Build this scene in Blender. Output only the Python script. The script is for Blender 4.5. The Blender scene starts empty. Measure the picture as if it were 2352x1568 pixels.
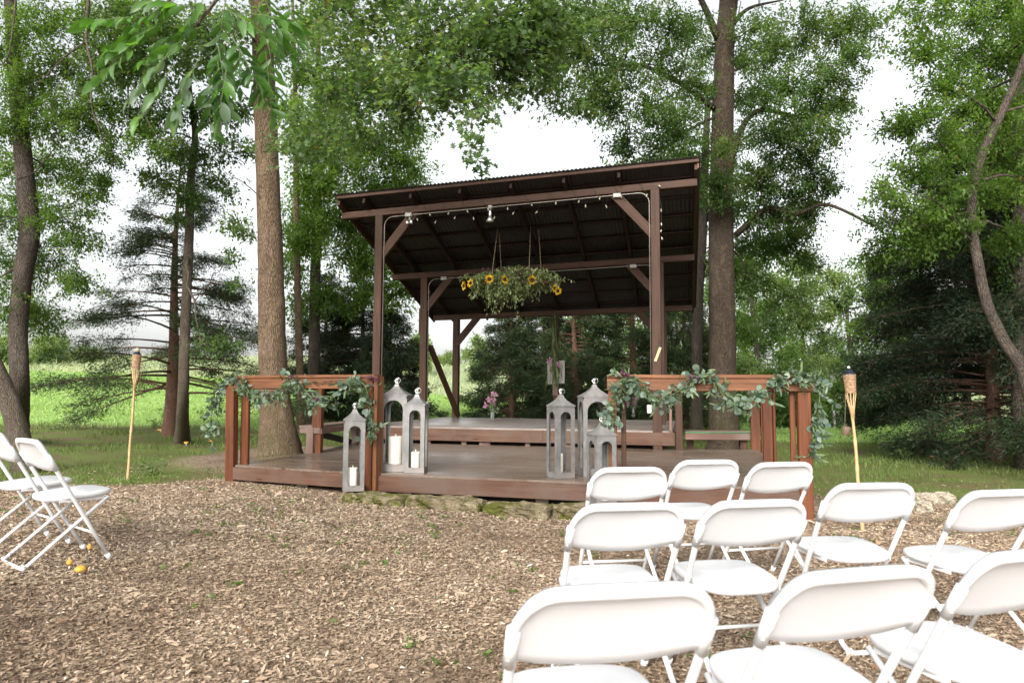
import bpy, math, random
import numpy as np
from mathutils import Vector, Matrix
random.seed(7); RNG = np.random.default_rng(7)
R = math.radians
scene = bpy.context.scene
COL = scene.collection

# ------------------------------------------------------------------ camera
CAMZ, PITCH, ROLL, FPX = 1.22, R(4.43), R(0.30), 1568.0
def V(*a): return np.array(a, float)
_r, _u, _f = V(1,0,0), V(0,-math.sin(PITCH),math.cos(PITCH)), V(0,math.cos(PITCH),math.sin(PITCH))
CR = _r*math.cos(ROLL)+_u*math.sin(ROLL); CU = _u*math.cos(ROLL)-_r*math.sin(ROLL); CF = _f
CAM = V(0,0,CAMZ)
def ray(px,py):
    return (px-1176)/FPX*CR + (784-py)/FPX*CU + CF
def PY(px,py,Y):
    d = ray(px,py); return CAM + d*(Y/d[1])
def PZ(px,py,z):
    d = ray(px,py); return CAM + d*((z-CAMZ)/d[2])
cd = bpy.data.cameras.new('camera'); cam = bpy.data.objects.new('camera', cd); COL.objects.link(cam)
cd.sensor_width = 36; cd.lens = 24; cd.clip_end = 2000; cd.clip_start = 0.05
M = Matrix(((CR[0],CU[0],-CF[0],0),(CR[1],CU[1],-CF[1],0),(CR[2],CU[2],-CF[2],CAMZ),(0,0,0,1)))
cam.matrix_world = M
cd.dof.use_dof = True; cd.dof.focus_distance = 8.5; cd.dof.aperture_fstop = 4.0
scene.camera = cam

# ------------------------------------------------------------------ terrain
def gz(x, y):
    x = np.asarray(x, float); y = np.asarray(y, float)
    b = 0.056*(0.5*(-x-0.6+np.sqrt((x+0.6)**2+0.6)))
    b = 0.5*(1-np.exp(-b/0.5))*1.15
    q = np.clip((y-5.2)/3.2,0,1); b = b*(1-.48*q*q*(3-2*q))
    a = x/np.maximum(y,4.0)
    zl = np.interp(a, [-0.8,-0.5,-0.25,-0.07,0.3,0.6],[2.6,2.3,1.6,0.95,0.35,0.3])
    t = np.clip((y-14)/31.0,0,1); t = t*t*(3-2*t)*0.5+t*0.5
    z = b*(1-t)+zl*t
    h = np.clip((y-44)/55.0,0,1); h = h*h*(3-2*h)
    hh = np.interp(a, [-0.8,-0.3,0.0,0.3,0.6],[3.2,4.2,4.3,2.0,1.0])
    z = z + h*hh + 0.008*np.sin(x*1.7+y*0.6)*np.sin(y*1.3-x*0.4)
    z = z + np.clip((y-100)/150,0,1)*1.0
    return z
def GP(x,y): return V(x,y,float(gz(x,y)))
def GR(px,py):
    z = 0.0
    for _ in range(60):
        p = PZ(px,py,min(z,1.15)); z = 0.5*z+0.5*float(gz(p[0],p[1]))
    return p

# ------------------------------------------------------------------ objects helpers
def link(o, parent=None):
    COL.objects.link(o)
    if parent is not None: o.parent = parent
    return o
def tag(o, label=None, cat=None, group=None, kind=None):
    if label: o['label'] = label
    if cat: o['category'] = cat
    if group: o['group'] = group
    if kind: o['kind'] = kind
    return o
def thing(name, label, cat, loc=(0,0,0), rz=0.0, group=None):
    o = bpy.data.objects.new(name, None); o.empty_display_size = 0.1
    o.location = tuple(loc); o.rotation_euler = (0,0,rz); COL.objects.link(o)
    return tag(o, label, cat, group)
def children(o): return [c for c in bpy.data.objects if c.parent is o]
def copy_tree(o, parent=None):
    c = o.copy(); COL.objects.link(c); c.parent = parent
    for ch in KIDS.get(o.name, []): copy_tree(ch, c)
    return c
KIDS = {}

def nrm(v):
    v = np.asarray(v, float); n = np.linalg.norm(v); return v/n if n > 1e-9 else V(0,0,1)
def frame(d, up=None):
    d = nrm(d); up = V(0,0,1) if up is None else up
    if abs(np.dot(d, nrm(up))) > 0.98: up = V(0,1,0) if abs(d[1]) < 0.9 else V(1,0,0)
    a = nrm(np.cross(up, d)); b = np.cross(d, a)
    return d, a, b

class MB:
    def __init__(s): s.v=[]; s.f=[]; s.g=[]; s.sm=[]; s.mi=[]
    def add(s, vs, fs, gs=None, smooth=False, mi=0):
        n=len(s.v); s.v.extend([tuple(map(float,p)) for p in vs]); s.g.extend([tuple(map(float,p)) for p in (gs if gs is not None else vs)])
        s.f.extend([tuple(i+n for i in f) for f in fs]); s.sm.extend([smooth]*len(fs)); s.mi.extend([mi]*len(fs))
    def bar(s, p0, p1, w, h, up=None, ch=0.006, mi=0, jit=0.0):
        """chamfered timber from p0 to p1; w across, h along up"""
        p0=np.asarray(p0,float); p1=np.asarray(p1,float)
        d,a,b=frame(p1-p0, up); L=np.linalg.norm(p1-p0); ch=min(ch,w*.3,h*.3)
        prof=[(-w/2+ch,-h/2),(w/2-ch,-h/2),(w/2,-h/2+ch),(w/2,h/2-ch),(w/2-ch,h/2),(-w/2+ch,h/2),(-w/2,h/2-ch),(-w/2,-h/2+ch)]
        o=RNG.random(3)*50; n=max(1,int(L/0.5)); vs=[];gs=[]
        for i in range(n+1):
            q=p0+d*(L*i/n)
            j=(RNG.random(2)-.5)*jit if 0<i<n else (0,0)
            for (x,y) in prof:
                vs.append(q+a*(x+j[0])+b*(y+j[1])); gs.append((L*i/n+o[0],x+o[1],y+o[2]))
        fs=[]
        for i in range(n):
            for k in range(8):
                k2=(k+1)%8; fs.append((i*8+k,i*8+k2,(i+1)*8+k2,(i+1)*8+k))
        fs.append(tuple(range(7,-1,-1))); fs.append(tuple(n*8+k for k in range(8)))
        s.add(vs,fs,gs,False,mi)
    def box(s, c, sx, sy, sz, rz=0.0, ch=0.004, mi=0):
        c=np.asarray(c,float); d=V(math.cos(rz),math.sin(rz),0)
        s.bar(c-d*sx/2, c+d*sx/2, sy, sz, None, ch, mi)
    def tube(s, pts, rad, n=8, cap=True, mi=0, smooth=True, noise=0.0):
        pts=[np.asarray(p,float) for p in pts]; m=len(pts)
        if not hasattr(rad,'__len__'): rad=[rad]*m
        vs=[];gs=[];fs=[]; o=RNG.random()*50; L=0; a=None
        for i,p in enumerate(pts):
            d=nrm(pts[min(i+1,m-1)]-pts[max(i-1,0)])
            if a is None: _,a,b=frame(d)
            else:
                a=a-d*np.dot(a,d); a=nrm(a); b=np.cross(d,a)
            if i: L+=np.linalg.norm(p-pts[i-1])
            for k in range(n):
                t=2*math.pi*k/n; r=rad[i]*(1+noise*(random.random()-.5))
                vs.append(p+a*(math.cos(t)*r)+b*(math.sin(t)*r)); gs.append((L+o,math.cos(t)*rad[i],math.sin(t)*rad[i]))
        for i in range(m-1):
            for k in range(n):
                k2=(k+1)%n; fs.append((i*n+k,i*n+k2,(i+1)*n+k2,(i+1)*n+k))
        if cap: fs.append(tuple(range(n-1,-1,-1))); fs.append(tuple((m-1)*n+k for k in range(n)))
        s.add(vs,fs,gs,smooth,mi)
    def lathe(s, c, prof, n=20, mi=0, smooth=True, axis=None):
        c=np.asarray(c,float)
        if axis is None: d,a,b=V(0,0,1),V(1,0,0),V(0,1,0)
        else: d,a,b=frame(axis)
        vs=[];fs=[];m=len(prof)
        for (r,z) in prof:
            for k in range(n):
                t=2*math.pi*k/n; vs.append(c+d*z+a*(r*math.cos(t))+b*(r*math.sin(t)))
        for i in range(m-1):
            for k in range(n):
                k2=(k+1)%n; fs.append((i*n+k,i*n+k2,(i+1)*n+k2,(i+1)*n+k))
        if prof[0][0]>1e-5: fs.append(tuple(range(n-1,-1,-1)))
        if prof[-1][0]>1e-5: fs.append(tuple((m-1)*n+k for k in range(n)))
        s.add(vs,fs,None,smooth,mi)
    def prism(s, poly, z0, z1, mi=0):
        n=len(poly); vs=[(p[0],p[1],z0) for p in poly]+[(p[0],p[1],z1) for p in poly]
        fs=[tuple(range(n-1,-1,-1)),tuple(range(n,2*n))]+[(k,(k+1)%n,n+(k+1)%n,n+k) for k in range(n)]
        s.add(vs,fs,None,False,mi)
    def build(s, name, mats, parent=None, loc=(0,0,0)):
        me=bpy.data.meshes.new(name); me.from_pydata(s.v,[],s.f)
        at=me.attributes.new('grain','FLOAT_VECTOR','POINT'); at.data.foreach_set('vector',np.array(s.g,np.float32).ravel())
        me.polygons.foreach_set('use_smooth',s.sm); me.polygons.foreach_set('material_index',s.mi)
        for m in (mats if isinstance(mats,(list,tuple)) else [mats]): me.materials.append(m)
        me.update()
        o=bpy.data.objects.new(name,me); link(o,parent); o.location=tuple(loc)
        if parent is not None: KIDS.setdefault(parent.name,[]).append(o)
        return o

def np_mesh(name, verts, faces_t, nper, mats, parent=None, tint=None, smooth=False):
    """verts (N,k,3) per leaf; faces_t = faces of the template"""
    N,k,_=verts.shape
    me=bpy.data.meshes.new(name); me.vertices.add(N*k)
    me.vertices.foreach_set('co',np.ascontiguousarray(verts,np.float32).ravel())
    tl=np.concatenate([np.array(f) for f in faces_t]); sizes=np.array([len(f) for f in faces_t])
    loops=(np.arange(N)[:,None]*k+tl[None,:]).ravel().astype(np.int32)
    tot=np.tile(sizes,N).astype(np.int32); start=np.concatenate([[0],np.cumsum(tot)[:-1]]).astype(np.int32)
    me.loops.add(len(loops)); me.loops.foreach_set('vertex_index',loops)
    me.polygons.add(len(tot)); me.polygons.foreach_set('loop_start',start)
    try: me.polygons.foreach_set('loop_total',tot)
    except Exception: pass
    if tint is not None:
        at=me.attributes.new('tint','FLOAT','POINT'); at.data.foreach_set('value',np.repeat(np.asarray(tint,np.float32),k))
    me.materials.append(mats)
    me.update(calc_edges=True); me.validate()
    if smooth: me.polygons.foreach_set('use_smooth',[True]*len(tot))
    o=bpy.data.objects.new(name,me); link(o,parent)
    if parent is not None: KIDS.setdefault(parent.name,[]).append(o)
    return o

# leaf templates: (verts xyz: x along, y across, z normal), faces
T_OVAL=([(0,0,0),(.35,.24,.06),(1,0,-.05),(.35,-.24,.06)],[(0,1,2),(0,2,3)])
T_LONG=([(0,0,0),(.3,.11,.04),(.7,.10,.0),(1,0,-.12),(.7,-.10,.0),(.3,-.11,.04)],[(0,1,2,3),(0,3,4,5)])
T_NEED=([(0,0,0),(.5,.09,.02),(1,0,-.04),(.5,-.09,.02)],[(0,1,2,3)])
T_OAK=([(0,0,0),(.22,.10,.03),(.30,.40,.06),(.45,.13,.03),(.62,.46,.04),(.72,.12,0),(1,.0,-.08),(.72,-.12,0),(.62,-.46,.04),(.45,-.13,.03),(.30,-.40,.06),(.22,-.10,.03)],
       [(0,1,11),(1,2,3),(3,9,11,1),(9,10,11),(3,4,5),(3,5,7,9),(7,8,9),(5,6,7)])
_rd=[(math.cos(t)*.5+.5,math.sin(t)*.47,.05*math.cos(2*t)) for t in [2*math.pi*i/9+math.pi for i in range(9)]]
T_ROUND=(_rd,[tuple(range(9))])
_lf=[(0,0,0)]
T_RICH=([(0,0,0),(.2,.12,.06),(.5,.175,.06),(.8,.10,-.04),(1,0,-.20),(.8,-.10,-.04),(.5,-.175,.06),(.2,-.12,.06),(.2,0,0),(.5,0,-.0),(.8,0,-.07)],
        [(0,1,8),(1,2,9,8),(2,3,10,9),(3,4,10),(0,8,7),(8,9,6,7),(9,10,5,6),(10,4,5)])

def unit(n): 
    v=RNG.normal(size=(n,3)); return v/np.linalg.norm(v,axis=1)[:,None]
def leaves(name, C, D, size, tint, tmpl, mat, parent=None, up=0.7, smooth=False):
    C=np.asarray(C,float); n=len(C)
    D=D/np.maximum(np.linalg.norm(D,axis=1)[:,None],1e-6)
    N=unit(n)*(1-up)+np.array([0,0,up]); N=N-D*np.sum(N*D,axis=1)[:,None]
    N=N/np.maximum(np.linalg.norm(N,axis=1)[:,None],1e-6); S=np.cross(N,D)
    t=np.array(tmpl[0],float); sz=np.broadcast_to(np.asarray(size,float),(n,))
    vs=C[:,None,:]+sz[:,None,None]*(t[None,:,0:1]*D[:,None,:]+t[None,:,1:2]*S[:,None,:]+t[None,:,2:3]*N[:,None,:])
    return np_mesh(name,vs,tmpl[1],0,mat,parent,tint,smooth)

# ------------------------------------------------------------------ materials
def newmat(name):
    m=bpy.data.materials.new(name); m.use_nodes=True; nt=m.node_tree; nt.nodes.clear()
    out=nt.nodes.new('ShaderNodeOutputMaterial'); return m,nt,out
def nd(nt,t,**k):
    n=nt.nodes.new(t)
    for a,b in k.items():
        if a.startswith('i_'): n.inputs[a[2:].replace('_',' ')].default_value=b
        else: setattr(n,a,b)
    return n
def ramp(nt,stops):
    r=nt.nodes.new('ShaderNodeValToRGB'); e=r.color_ramp.elements
    while len(e)<len(stops): e.new(0.5)
    for i,(p,c) in enumerate(stops): e[i].position=p; e[i].color=(*c,1) if len(c)==3 else c
    return r
def noise(nt,vec,scale,detail=4,rough=.55,dist=0.0):
    n=nd(nt,'ShaderNodeTexNoise'); n.inputs['Scale'].default_value=scale; n.inputs['Detail'].default_value=detail
    n.inputs['Roughness'].default_value=rough; n.inputs['Distortion'].default_value=dist
    if vec is not None: nt.links.new(vec,n.inputs['Vector'])
    return n
def mix(nt,fac,a,b,mode='MIX'):
    m=nd(nt,'ShaderNodeMix',data_type='RGBA',blend_type=mode)
    for sock,val in ((0,fac),(6,a),(7,b)):
        if hasattr(val,'links') or hasattr(val,'is_linked'): nt.links.new(val,m.inputs[sock])
        else: m.inputs[sock].default_value = val if sock==0 else (*val,1)
    return m.outputs[2]
def bump(nt,h,strength=.3,dist=.01):
    b=nd(nt,'ShaderNodeBump'); b.inputs['Strength'].default_value=strength; b.inputs['Distance'].default_value=dist
    nt.links.new(h,b.inputs['Height']); return b.outputs['Normal']
def princ(nt,out,col=None,rough=.6,metal=0.0,normal=None,spec=.5):
    p=nd(nt,'ShaderNodeBsdfPrincipled'); p.inputs['Metallic'].default_value=metal; p.inputs['Specular IOR Level'].default_value=spec
    if hasattr(rough,'is_linked'): nt.links.new(rough,p.inputs['Roughness'])
    else: p.inputs['Roughness'].default_value=rough
    if hasattr(col,'is_linked'): nt.links.new(col,p.inputs['Base Color'])
    elif col is not None: p.inputs['Base Color'].default_value=(*col,1)
    if normal is not None: nt.links.new(normal,p.inputs['Normal'])
    nt.links.new(p.outputs[0],out.inputs[0]); return p
def wood(name,dark,light,rough=.6,stain=(.5,.5,.5),stain_amt=.35,grey=None,gs=1.0,wet=None):
    m,nt,out=newmat(name)
    at=nd(nt,'ShaderNodeAttribute',attribute_name='grain')
    mp=nd(nt,'ShaderNodeMapping'); mp.inputs['Scale'].default_value=(1.3*gs,34*gs,34*gs); nt.links.new(at.outputs['Vector'],mp.inputs['Vector'])
    n1=noise(nt,mp.outputs[0],1.6,6,.62,.6)
    mpc=nd(nt,'ShaderNodeMapping'); mpc.inputs['Scale'].default_value=(.7*gs,13*gs,13*gs); nt.links.new(at.outputs['Vector'],mpc.inputs['Vector'])
    nc=noise(nt,mpc.outputs[0],1.3,5,.6,.8); av=nd(nt,'ShaderNodeMath',operation='MULTIPLY_ADD'); nt.links.new(nc.outputs['Fac'],av.inputs[0]); av.inputs[1].default_value=.75
    hf=nd(nt,'ShaderNodeMath',operation='MULTIPLY_ADD'); nt.links.new(n1.outputs['Fac'],hf.inputs[0]); hf.inputs[1].default_value=.6; hf.inputs[2].default_value=-.17; nt.links.new(hf.outputs[0],av.inputs[2])
    r1=ramp(nt,[(.32,dark),(.68,light)]); nt.links.new(av.outputs[0],r1.inputs[0])
    mp2=nd(nt,'ShaderNodeMapping'); mp2.inputs['Scale'].default_value=(1.0,4,4); nt.links.new(at.outputs['Vector'],mp2.inputs['Vector'])
    n2=noise(nt,mp2.outputs[0],1.1,5,.6)
    rs=ramp(nt,[(.42,(0,0,0)),(.72,(1,1,1))]); nt.links.new(n2.outputs['Fac'],rs.inputs[0])
    c=mix(nt,rs.outputs[0],r1.outputs[0],tuple(a*b for a,b in zip(light,stain)))
    mpk=nd(nt,'ShaderNodeMapping'); mpk.inputs['Scale'].default_value=(.9*gs,70*gs,70*gs); nt.links.new(at.outputs['Vector'],mpk.inputs['Vector'])
    nk=noise(nt,mpk.outputs[0],1.0,3,.5,.3); rkk=ramp(nt,[(.66,(1,1,1)),(.72,(.30,.28,.27))]); nt.links.new(nk.outputs['Fac'],rkk.inputs[0])
    c=mix(nt,.8,c,rkk.outputs[0],'MULTIPLY')
    # knots / nail holes
    mp3=nd(nt,'ShaderNodeMapping'); mp3.inputs['Scale'].default_value=(1.6,9,9); nt.links.new(at.outputs['Vector'],mp3.inputs['Vector'])
    vo=nd(nt,'ShaderNodeTexVoronoi'); vo.inputs['Scale'].default_value=1.0; nt.links.new(mp3.outputs[0],vo.inputs['Vector'])
    rk=ramp(nt,[(.05,(.25,.22,.2)),(.13,(1,1,1))]); nt.links.new(vo.outputs['Distance'],rk.inputs[0])
    c=mix(nt,.8,c,rk.outputs[0],'MULTIPLY')
    if grey:
        geo=nd(nt,'ShaderNodeNewGeometry'); n3=noise(nt,geo.outputs['Position'],.9,5,.65)
        rg=ramp(nt,[(.45,(0,0,0)),(.62,(1,1,1))]); nt.links.new(n3.outputs['Fac'],rg.inputs[0]); c=mix(nt,rg.outputs[0],c,grey)
    rr=rough
    if wet:
        geo=nd(nt,'ShaderNodeNewGeometry'); n4=noise(nt,geo.outputs['Position'],.55,3,.5)
        wm_=nd(nt,'ShaderNodeMath',operation='MULTIPLY_ADD'); nt.links.new(n1.outputs['Fac'],wm_.inputs[0]); wm_.inputs[1].default_value=.6; nt.links.new(n4.outputs['Fac'],wm_.inputs[2]); rw=ramp(nt,[(.68,(wet,)*3),(.88,(rough,)*3)]); nt.links.new(wm_.outputs[0],rw.inputs[0]); rr=rw.outputs[0]
    princ(nt,out,c,rr,normal=bump(nt,n1.outputs['Fac'],.35,.004),spec=.5 if wet else .25)
    return m
def plain(name,col,rough=.5,metal=0.0,var=.15,scale=9,bmp=0.0,spec=.5):
    m,nt,out=newmat(name); tc=nd(nt,'ShaderNodeTexCoord'); n=noise(nt,tc.outputs['Object'],scale,5,.6)
    r=ramp(nt,[(.3,tuple(c*(1-var) for c in col)),(.7,tuple(min(1,c*(1+var*.6)) for c in col))]); nt.links.new(n.outputs['Fac'],r.inputs[0])
    princ(nt,out,r.outputs[0],rough,metal,bump(nt,n.outputs['Fac'],bmp,.01) if bmp else None,spec)
    return m
def leafmat(name,stops,trans=.35,rough=.5,transcol=None):
    m,nt,out=newmat(name); at=nd(nt,'ShaderNodeAttribute',attribute_name='tint')
    r=ramp(nt,stops); nt.links.new(at.outputs['Fac'],r.inputs[0])
    p=nd(nt,'ShaderNodeBsdfPrincipled'); p.inputs['Roughness'].default_value=rough; p.inputs['Specular IOR Level'].default_value=.35
    nt.links.new(r.outputs[0],p.inputs['Base Color'])
    t=nd(nt,'ShaderNodeBsdfTranslucent'); c=mix(nt,1.0,r.outputs[0],transcol or (1.8,1.85,.8),'MULTIPLY'); nt.links.new(c,t.inputs[0])
    ms=nd(nt,'ShaderNodeMixShader'); ms.inputs[0].default_value=trans
    nt.links.new(p.outputs[0],ms.inputs[1]); nt.links.new(t.outputs[0],ms.inputs[2]); nt.links.new(ms.outputs[0],out.inputs[0])
    return m
def barkmat(name,dark,light,moss=None,scale=1.0,bs=.8,dist=.03):
    m,nt,out=newmat(name); at=nd(nt,'ShaderNodeAttribute',attribute_name='grain')
    mp=nd(nt,'ShaderNodeMapping'); mp.inputs['Scale'].default_value=(9*scale,40*scale,40*scale); nt.links.new(at.outputs['Vector'],mp.inputs['Vector'])
    n1=noise(nt,mp.outputs[0],1.4,8,.66,.5)
    vo=nd(nt,'ShaderNodeTexVoronoi',feature='DISTANCE_TO_EDGE'); vo.inputs['Scale'].default_value=1.1; nt.links.new(mp.outputs[0],vo.inputs['Vector'])
    r1=ramp(nt,[(.25,dark),(.75,light)]); nt.links.new(n1.outputs['Fac'],r1.inputs[0])
    rv=ramp(nt,[(.0,(.45,.42,.4)),(.16,(1,1,1))]); nt.links.new(vo.outputs['Distance'],rv.inputs[0])
    c=mix(nt,.75,r1.outputs[0],rv.outputs[0],'MULTIPLY')
    mpb=nd(nt,'ShaderNodeMapping'); mpb.inputs['Scale'].default_value=(1.2,3,3); nt.links.new(at.outputs['Vector'],mpb.inputs['Vector'])
    nb=noise(nt,mpb.outputs[0],2.4,5,.65); rb=ramp(nt,[(.5,(0,0,0)),(.7,(.6,.6,.6))]); nt.links.new(nb.outputs['Fac'],rb.inputs[0])
    c=mix(nt,rb.outputs[0],c,tuple(min(1,x*1.25) for x in light))
    if moss:
        geo=nd(nt,'ShaderNodeNewGeometry'); n3=noise(nt,geo.outputs['Position'],2.2,5,.65); sx=nd(nt,'ShaderNodeSeparateXYZ'); nt.links.new(geo.outputs['Position'],sx.inputs[0])
        mr=nd(nt,'ShaderNodeMapRange'); mr.inputs['From Min'].default_value=1.5; mr.inputs['From Max'].default_value=0.2; nt.links.new(sx.outputs['Z'],mr.inputs['Value'])
        rg=ramp(nt,[(.42,(0,0,0)),(.6,(1,1,1))]); nt.links.new(n3.outputs['Fac'],rg.inputs[0])
        mu=nd(nt,'ShaderNodeMath',operation='MULTIPLY'); nt.links.new(mr.outputs[0],mu.inputs[0]); nt.links.new(rg.outputs[0],mu.inputs[1])
        mu2=nd(nt,'ShaderNodeMath',operation='MULTIPLY'); mu2.inputs[1].default_value=.35; nt.links.new(mu.outputs[0],mu2.inputs[0])
        c=mix(nt,mu2.outputs[0],c,moss)
    ad=nd(nt,'ShaderNodeMath',operation='ADD'); nt.links.new(n1.outputs['Fac'],ad.inputs[0]); nt.links.new(rv.outputs[0],ad.inputs[1])
    princ(nt,out,c,.9,normal=bump(nt,ad.outputs[0],bs,dist),spec=.2)
    return m

W_POST=wood('post_wood',(.028,.0135,.0075),(.084,.042,.024),.6,(.5,.48,.48))
W_BEAM=wood('beam_wood',(.030,.0140,.0075),(.090,.044,.025),.6,(.55,.5,.5))
W_ROOF=wood('shaded_rafter_wood',(.016,.009,.007),(.04,.02,.015),.75)  # roof timber darkened; the shade under the roof is in the colour
W_RAIL=wood('rail_wood',(.070,.028,.012),(.235,.102,.048),.5,(.5,.45,.42))
W_RAILD=wood('shaded_rail_wood',(.055,.018,.008),(.165,.057,.024),.5,(.45,.4,.4))  # darker copy of the rail wood, shade on the posts painted in
W_RAILM=wood('upright_wood',(.075,.025,.010),(.215,.078,.033),.5,(.5,.42,.4))
W_FASC=wood('fascia_wood',(.050,.025,.016),(.145,.074,.047),.6,(.55,.5,.48),grey=(.10,.068,.052))
W_DECK=wood('deck_wood',(.078,.055,.041),(.195,.143,.108),.5,(.6,.56,.54),grey=(.16,.125,.10),wet=.2)
W_STAGE=wood('stage_wood',(.13,.10,.085),(.27,.22,.19),.5,(.6,.6,.6),grey=(.25,.22,.20),wet=.28)
W_BENCH=wood('bench_wood',(.11,.065,.05),(.23,.14,.11),.6,(.5,.5,.5),grey=(.17,.13,.11))
W_GREY=wood('grey_board_wood',(.28,.26,.25),(.42,.40,.385),.8)
M_BLOCK=plain('block_wood',(.20,.16,.11),.8)
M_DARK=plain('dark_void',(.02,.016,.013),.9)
M_ROOFM=plain('roof_metal',(.027,.022,.020),.45,.3,.35,1.5)  # sheet colour lowered to stand in for shade on the underside
M_CONDUIT=plain('conduit_metal',(.24,.22,.195),.4,.5,.1)
M_BOX=plain('box_metal',(.36,.35,.33),.5,.1,.1)
M_SILVER=plain('lamp_metal',(.75,.74,.72),.25,.9,.05)
M_BULB=plain('bulb_glass',(.42,.38,.29),.1,.0,.05)
M_CORD=plain('cord_black',(.015,.014,.013),.6)
M_ROPE=plain('rope',(.22,.17,.11),.9)
M_CHAIR=plain('chair_plastic',(.65,.65,.658),.4,0,.04,6,.03)
M_CHAIRT=plain('chair_paint',(.66,.66,.665),.3,0,.04)
M_CAP=plain('chair_cap',(.72,.72,.72),.5,0,.05)
M_WAX=None
def waxmat():
    m,nt,out=newmat('candle_wax'); p=princ(nt,out,(.82,.78,.68),.55); p.inputs['Subsurface Weight'].default_value=.25; p.inputs['Subsurface Radius'].default_value=(.03,.02,.01); return m
M_WAX=waxmat()
M_WICK=plain('wick',(.7,.68,.6),.7)
def galv():
    m,nt,out=newmat('galvanised_metal'); tc=nd(nt,'ShaderNodeTexCoord')
    n=noise(nt,tc.outputs['Object'],5,5,.7,.6); r=ramp(nt,[(.3,(.13,.13,.127)),(.55,(.22,.215,.21)),(.75,(.33,.315,.30))]); nt.links.new(n.outputs['Fac'],r.inputs[0])
    n2=noise(nt,tc.outputs['Object'],2.3,3,.6); r2=ramp(nt,[(.5,(0,0,0)),(.7,(.5,.5,.5))]); nt.links.new(n2.outputs['Fac'],r2.inputs[0])
    c=mix(nt,r2.outputs[0],r.outputs[0],(.27,.21,.17)); princ(nt,out,c,.5,.35,bump(nt,n.outputs['Fac'],.1,.004)); return m
M_GALV=galv()
M_KNOB=plain('knob_metal',(.8,.79,.77),.15,.95,.03)
M_BAMBOO=plain('bamboo',(.48,.32,.16),.5,0,.25,14)
M_WEAVE=None
def weavemat():
    m,nt,out=newmat('woven_rattan'); tc=nd(nt,'ShaderNodeTexCoord'); ck=nd(nt,'ShaderNodeTexBrick')
    mp=nd(nt,'ShaderNodeMapping'); mp.inputs['Scale'].default_value=(1,1,1); nt.links.new(tc.outputs['UV'],mp.inputs[0])
    n=noise(nt,tc.outputs['Object'],40,4); r=ramp(nt,[(.3,(.17,.095,.05)),(.7,(.38,.25,.15))]); nt.links.new(n.outputs['Fac'],r.inputs[0])
    princ(nt,out,r.outputs[0],.6); return m
M_WEAVE=weavemat()
M_CAN=plain('torch_can',(.02,.022,.04),.25,.5,.1)
def stonemat():
    m,nt,out=newmat('mossy_stone'); geo=nd(nt,'ShaderNodeNewGeometry')
    n=noise(nt,geo.outputs['Position'],14,9,.72); r=ramp(nt,[(.34,(.05,.040,.024)),(.5,(.16,.13,.08)),(.68,(.27,.23,.15))]); nt.links.new(n.outputs['Fac'],r.inputs[0])
    n2=noise(nt,geo.outputs['Position'],4.5,8,.75); rm=ramp(nt,[(.50,(0,0,0)),(.56,(1,1,1))]); nt.links.new(n2.outputs['Fac'],rm.inputs[0])
    n3=noise(nt,geo.outputs['Position'],22,4); rc=ramp(nt,[(.3,(.035,.042,.010)),(.7,(.11,.11,.022))]); nt.links.new(n3.outputs['Fac'],rc.inputs[0])
    c=mix(nt,rm.outputs[0],r.outputs[0],rc.outputs[0]); princ(nt,out,c,.95,normal=bump(nt,n.outputs['Fac'],.8,.03),spec=.15); return m
M_STONE=stonemat()
M_ROCK=plain('pale_rock',(.34,.30,.23),.9,0,.35,7,.6)
B_BIG=barkmat('brown_bark',(.040,.030,.022),(.105,.079,.057),(.06,.075,.02),1.0,.9,.03)
B_OAK=barkmat('oak_bark',(.095,.066,.042),(.22,.158,.103),(.08,.09,.03),1.0,.9,.03)
B_DARK=barkmat('dark_bark',(.05,.040,.032),(.13,.105,.085),(.06,.07,.02),1.1,.9,.03)
B_GREY=barkmat('grey_bark',(.07,.056,.043),(.16,.13,.10),(.10,.11,.04),1.3,.9,.02)
B_CEDAR=barkmat('cedar_bark',(.10,.055,.038),(.24,.14,.10),None,1.3,.8,.02)
B_TWIG=barkmat('pale_twig',(.22,.19,.16),(.38,.34,.29),None,1.5,.4,.01)
L_OAK=leafmat('oak_leaf',[(0,(.042,.078,.028)),(.5,(.080,.138,.052)),(.93,(.13,.20,.085)),(1,(.30,.14,.04))],.54)
L_MAPLE=leafmat('maple_leaf',[(0,(.046,.090,.021)),(.5,(.090,.162,.035)),(.95,(.145,.235,.052)),(1,(.34,.24,.04))],.55)
L_DEEP=leafmat('deep_leaf',[(0,(.044,.082,.028)),(.5,(.075,.136,.044)),(.93,(.12,.19,.066)),(1,(.26,.12,.04))],.54)
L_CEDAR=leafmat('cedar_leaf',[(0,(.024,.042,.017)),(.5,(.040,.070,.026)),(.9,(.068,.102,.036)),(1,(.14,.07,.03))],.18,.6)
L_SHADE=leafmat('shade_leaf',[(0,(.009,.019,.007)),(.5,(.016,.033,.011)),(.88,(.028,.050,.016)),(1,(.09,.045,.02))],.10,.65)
L_PALE=leafmat('pale_leaf',[(0,(.09,.15,.06)),(.5,(.14,.21,.085)),(1,(.21,.27,.10))],.46)
L_NEAR=leafmat('near_leaf',[(0,(.035,.085,.030)),(.5,(.06,.145,.028)),(.8,(.09,.21,.03)),(1,(.13,.19,.13))],.45,.35)
L_EUC=leafmat('eucalyptus_leaf',[(0,(.060,.100,.078)),(.5,(.125,.18,.14)),(1,(.25,.31,.235))],.2,.5)
L_WILLOW=leafmat('willow_leaf',[(0,(.05,.085,.04)),(.5,(.11,.165,.08)),(1,(.22,.28,.15))],.25,.5)
L_CHAND=leafmat('drying_leaf',[(0,(.07,.095,.03)),(.5,(.17,.215,.085)),(1,(.36,.41,.21))],.25,.55)
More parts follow.
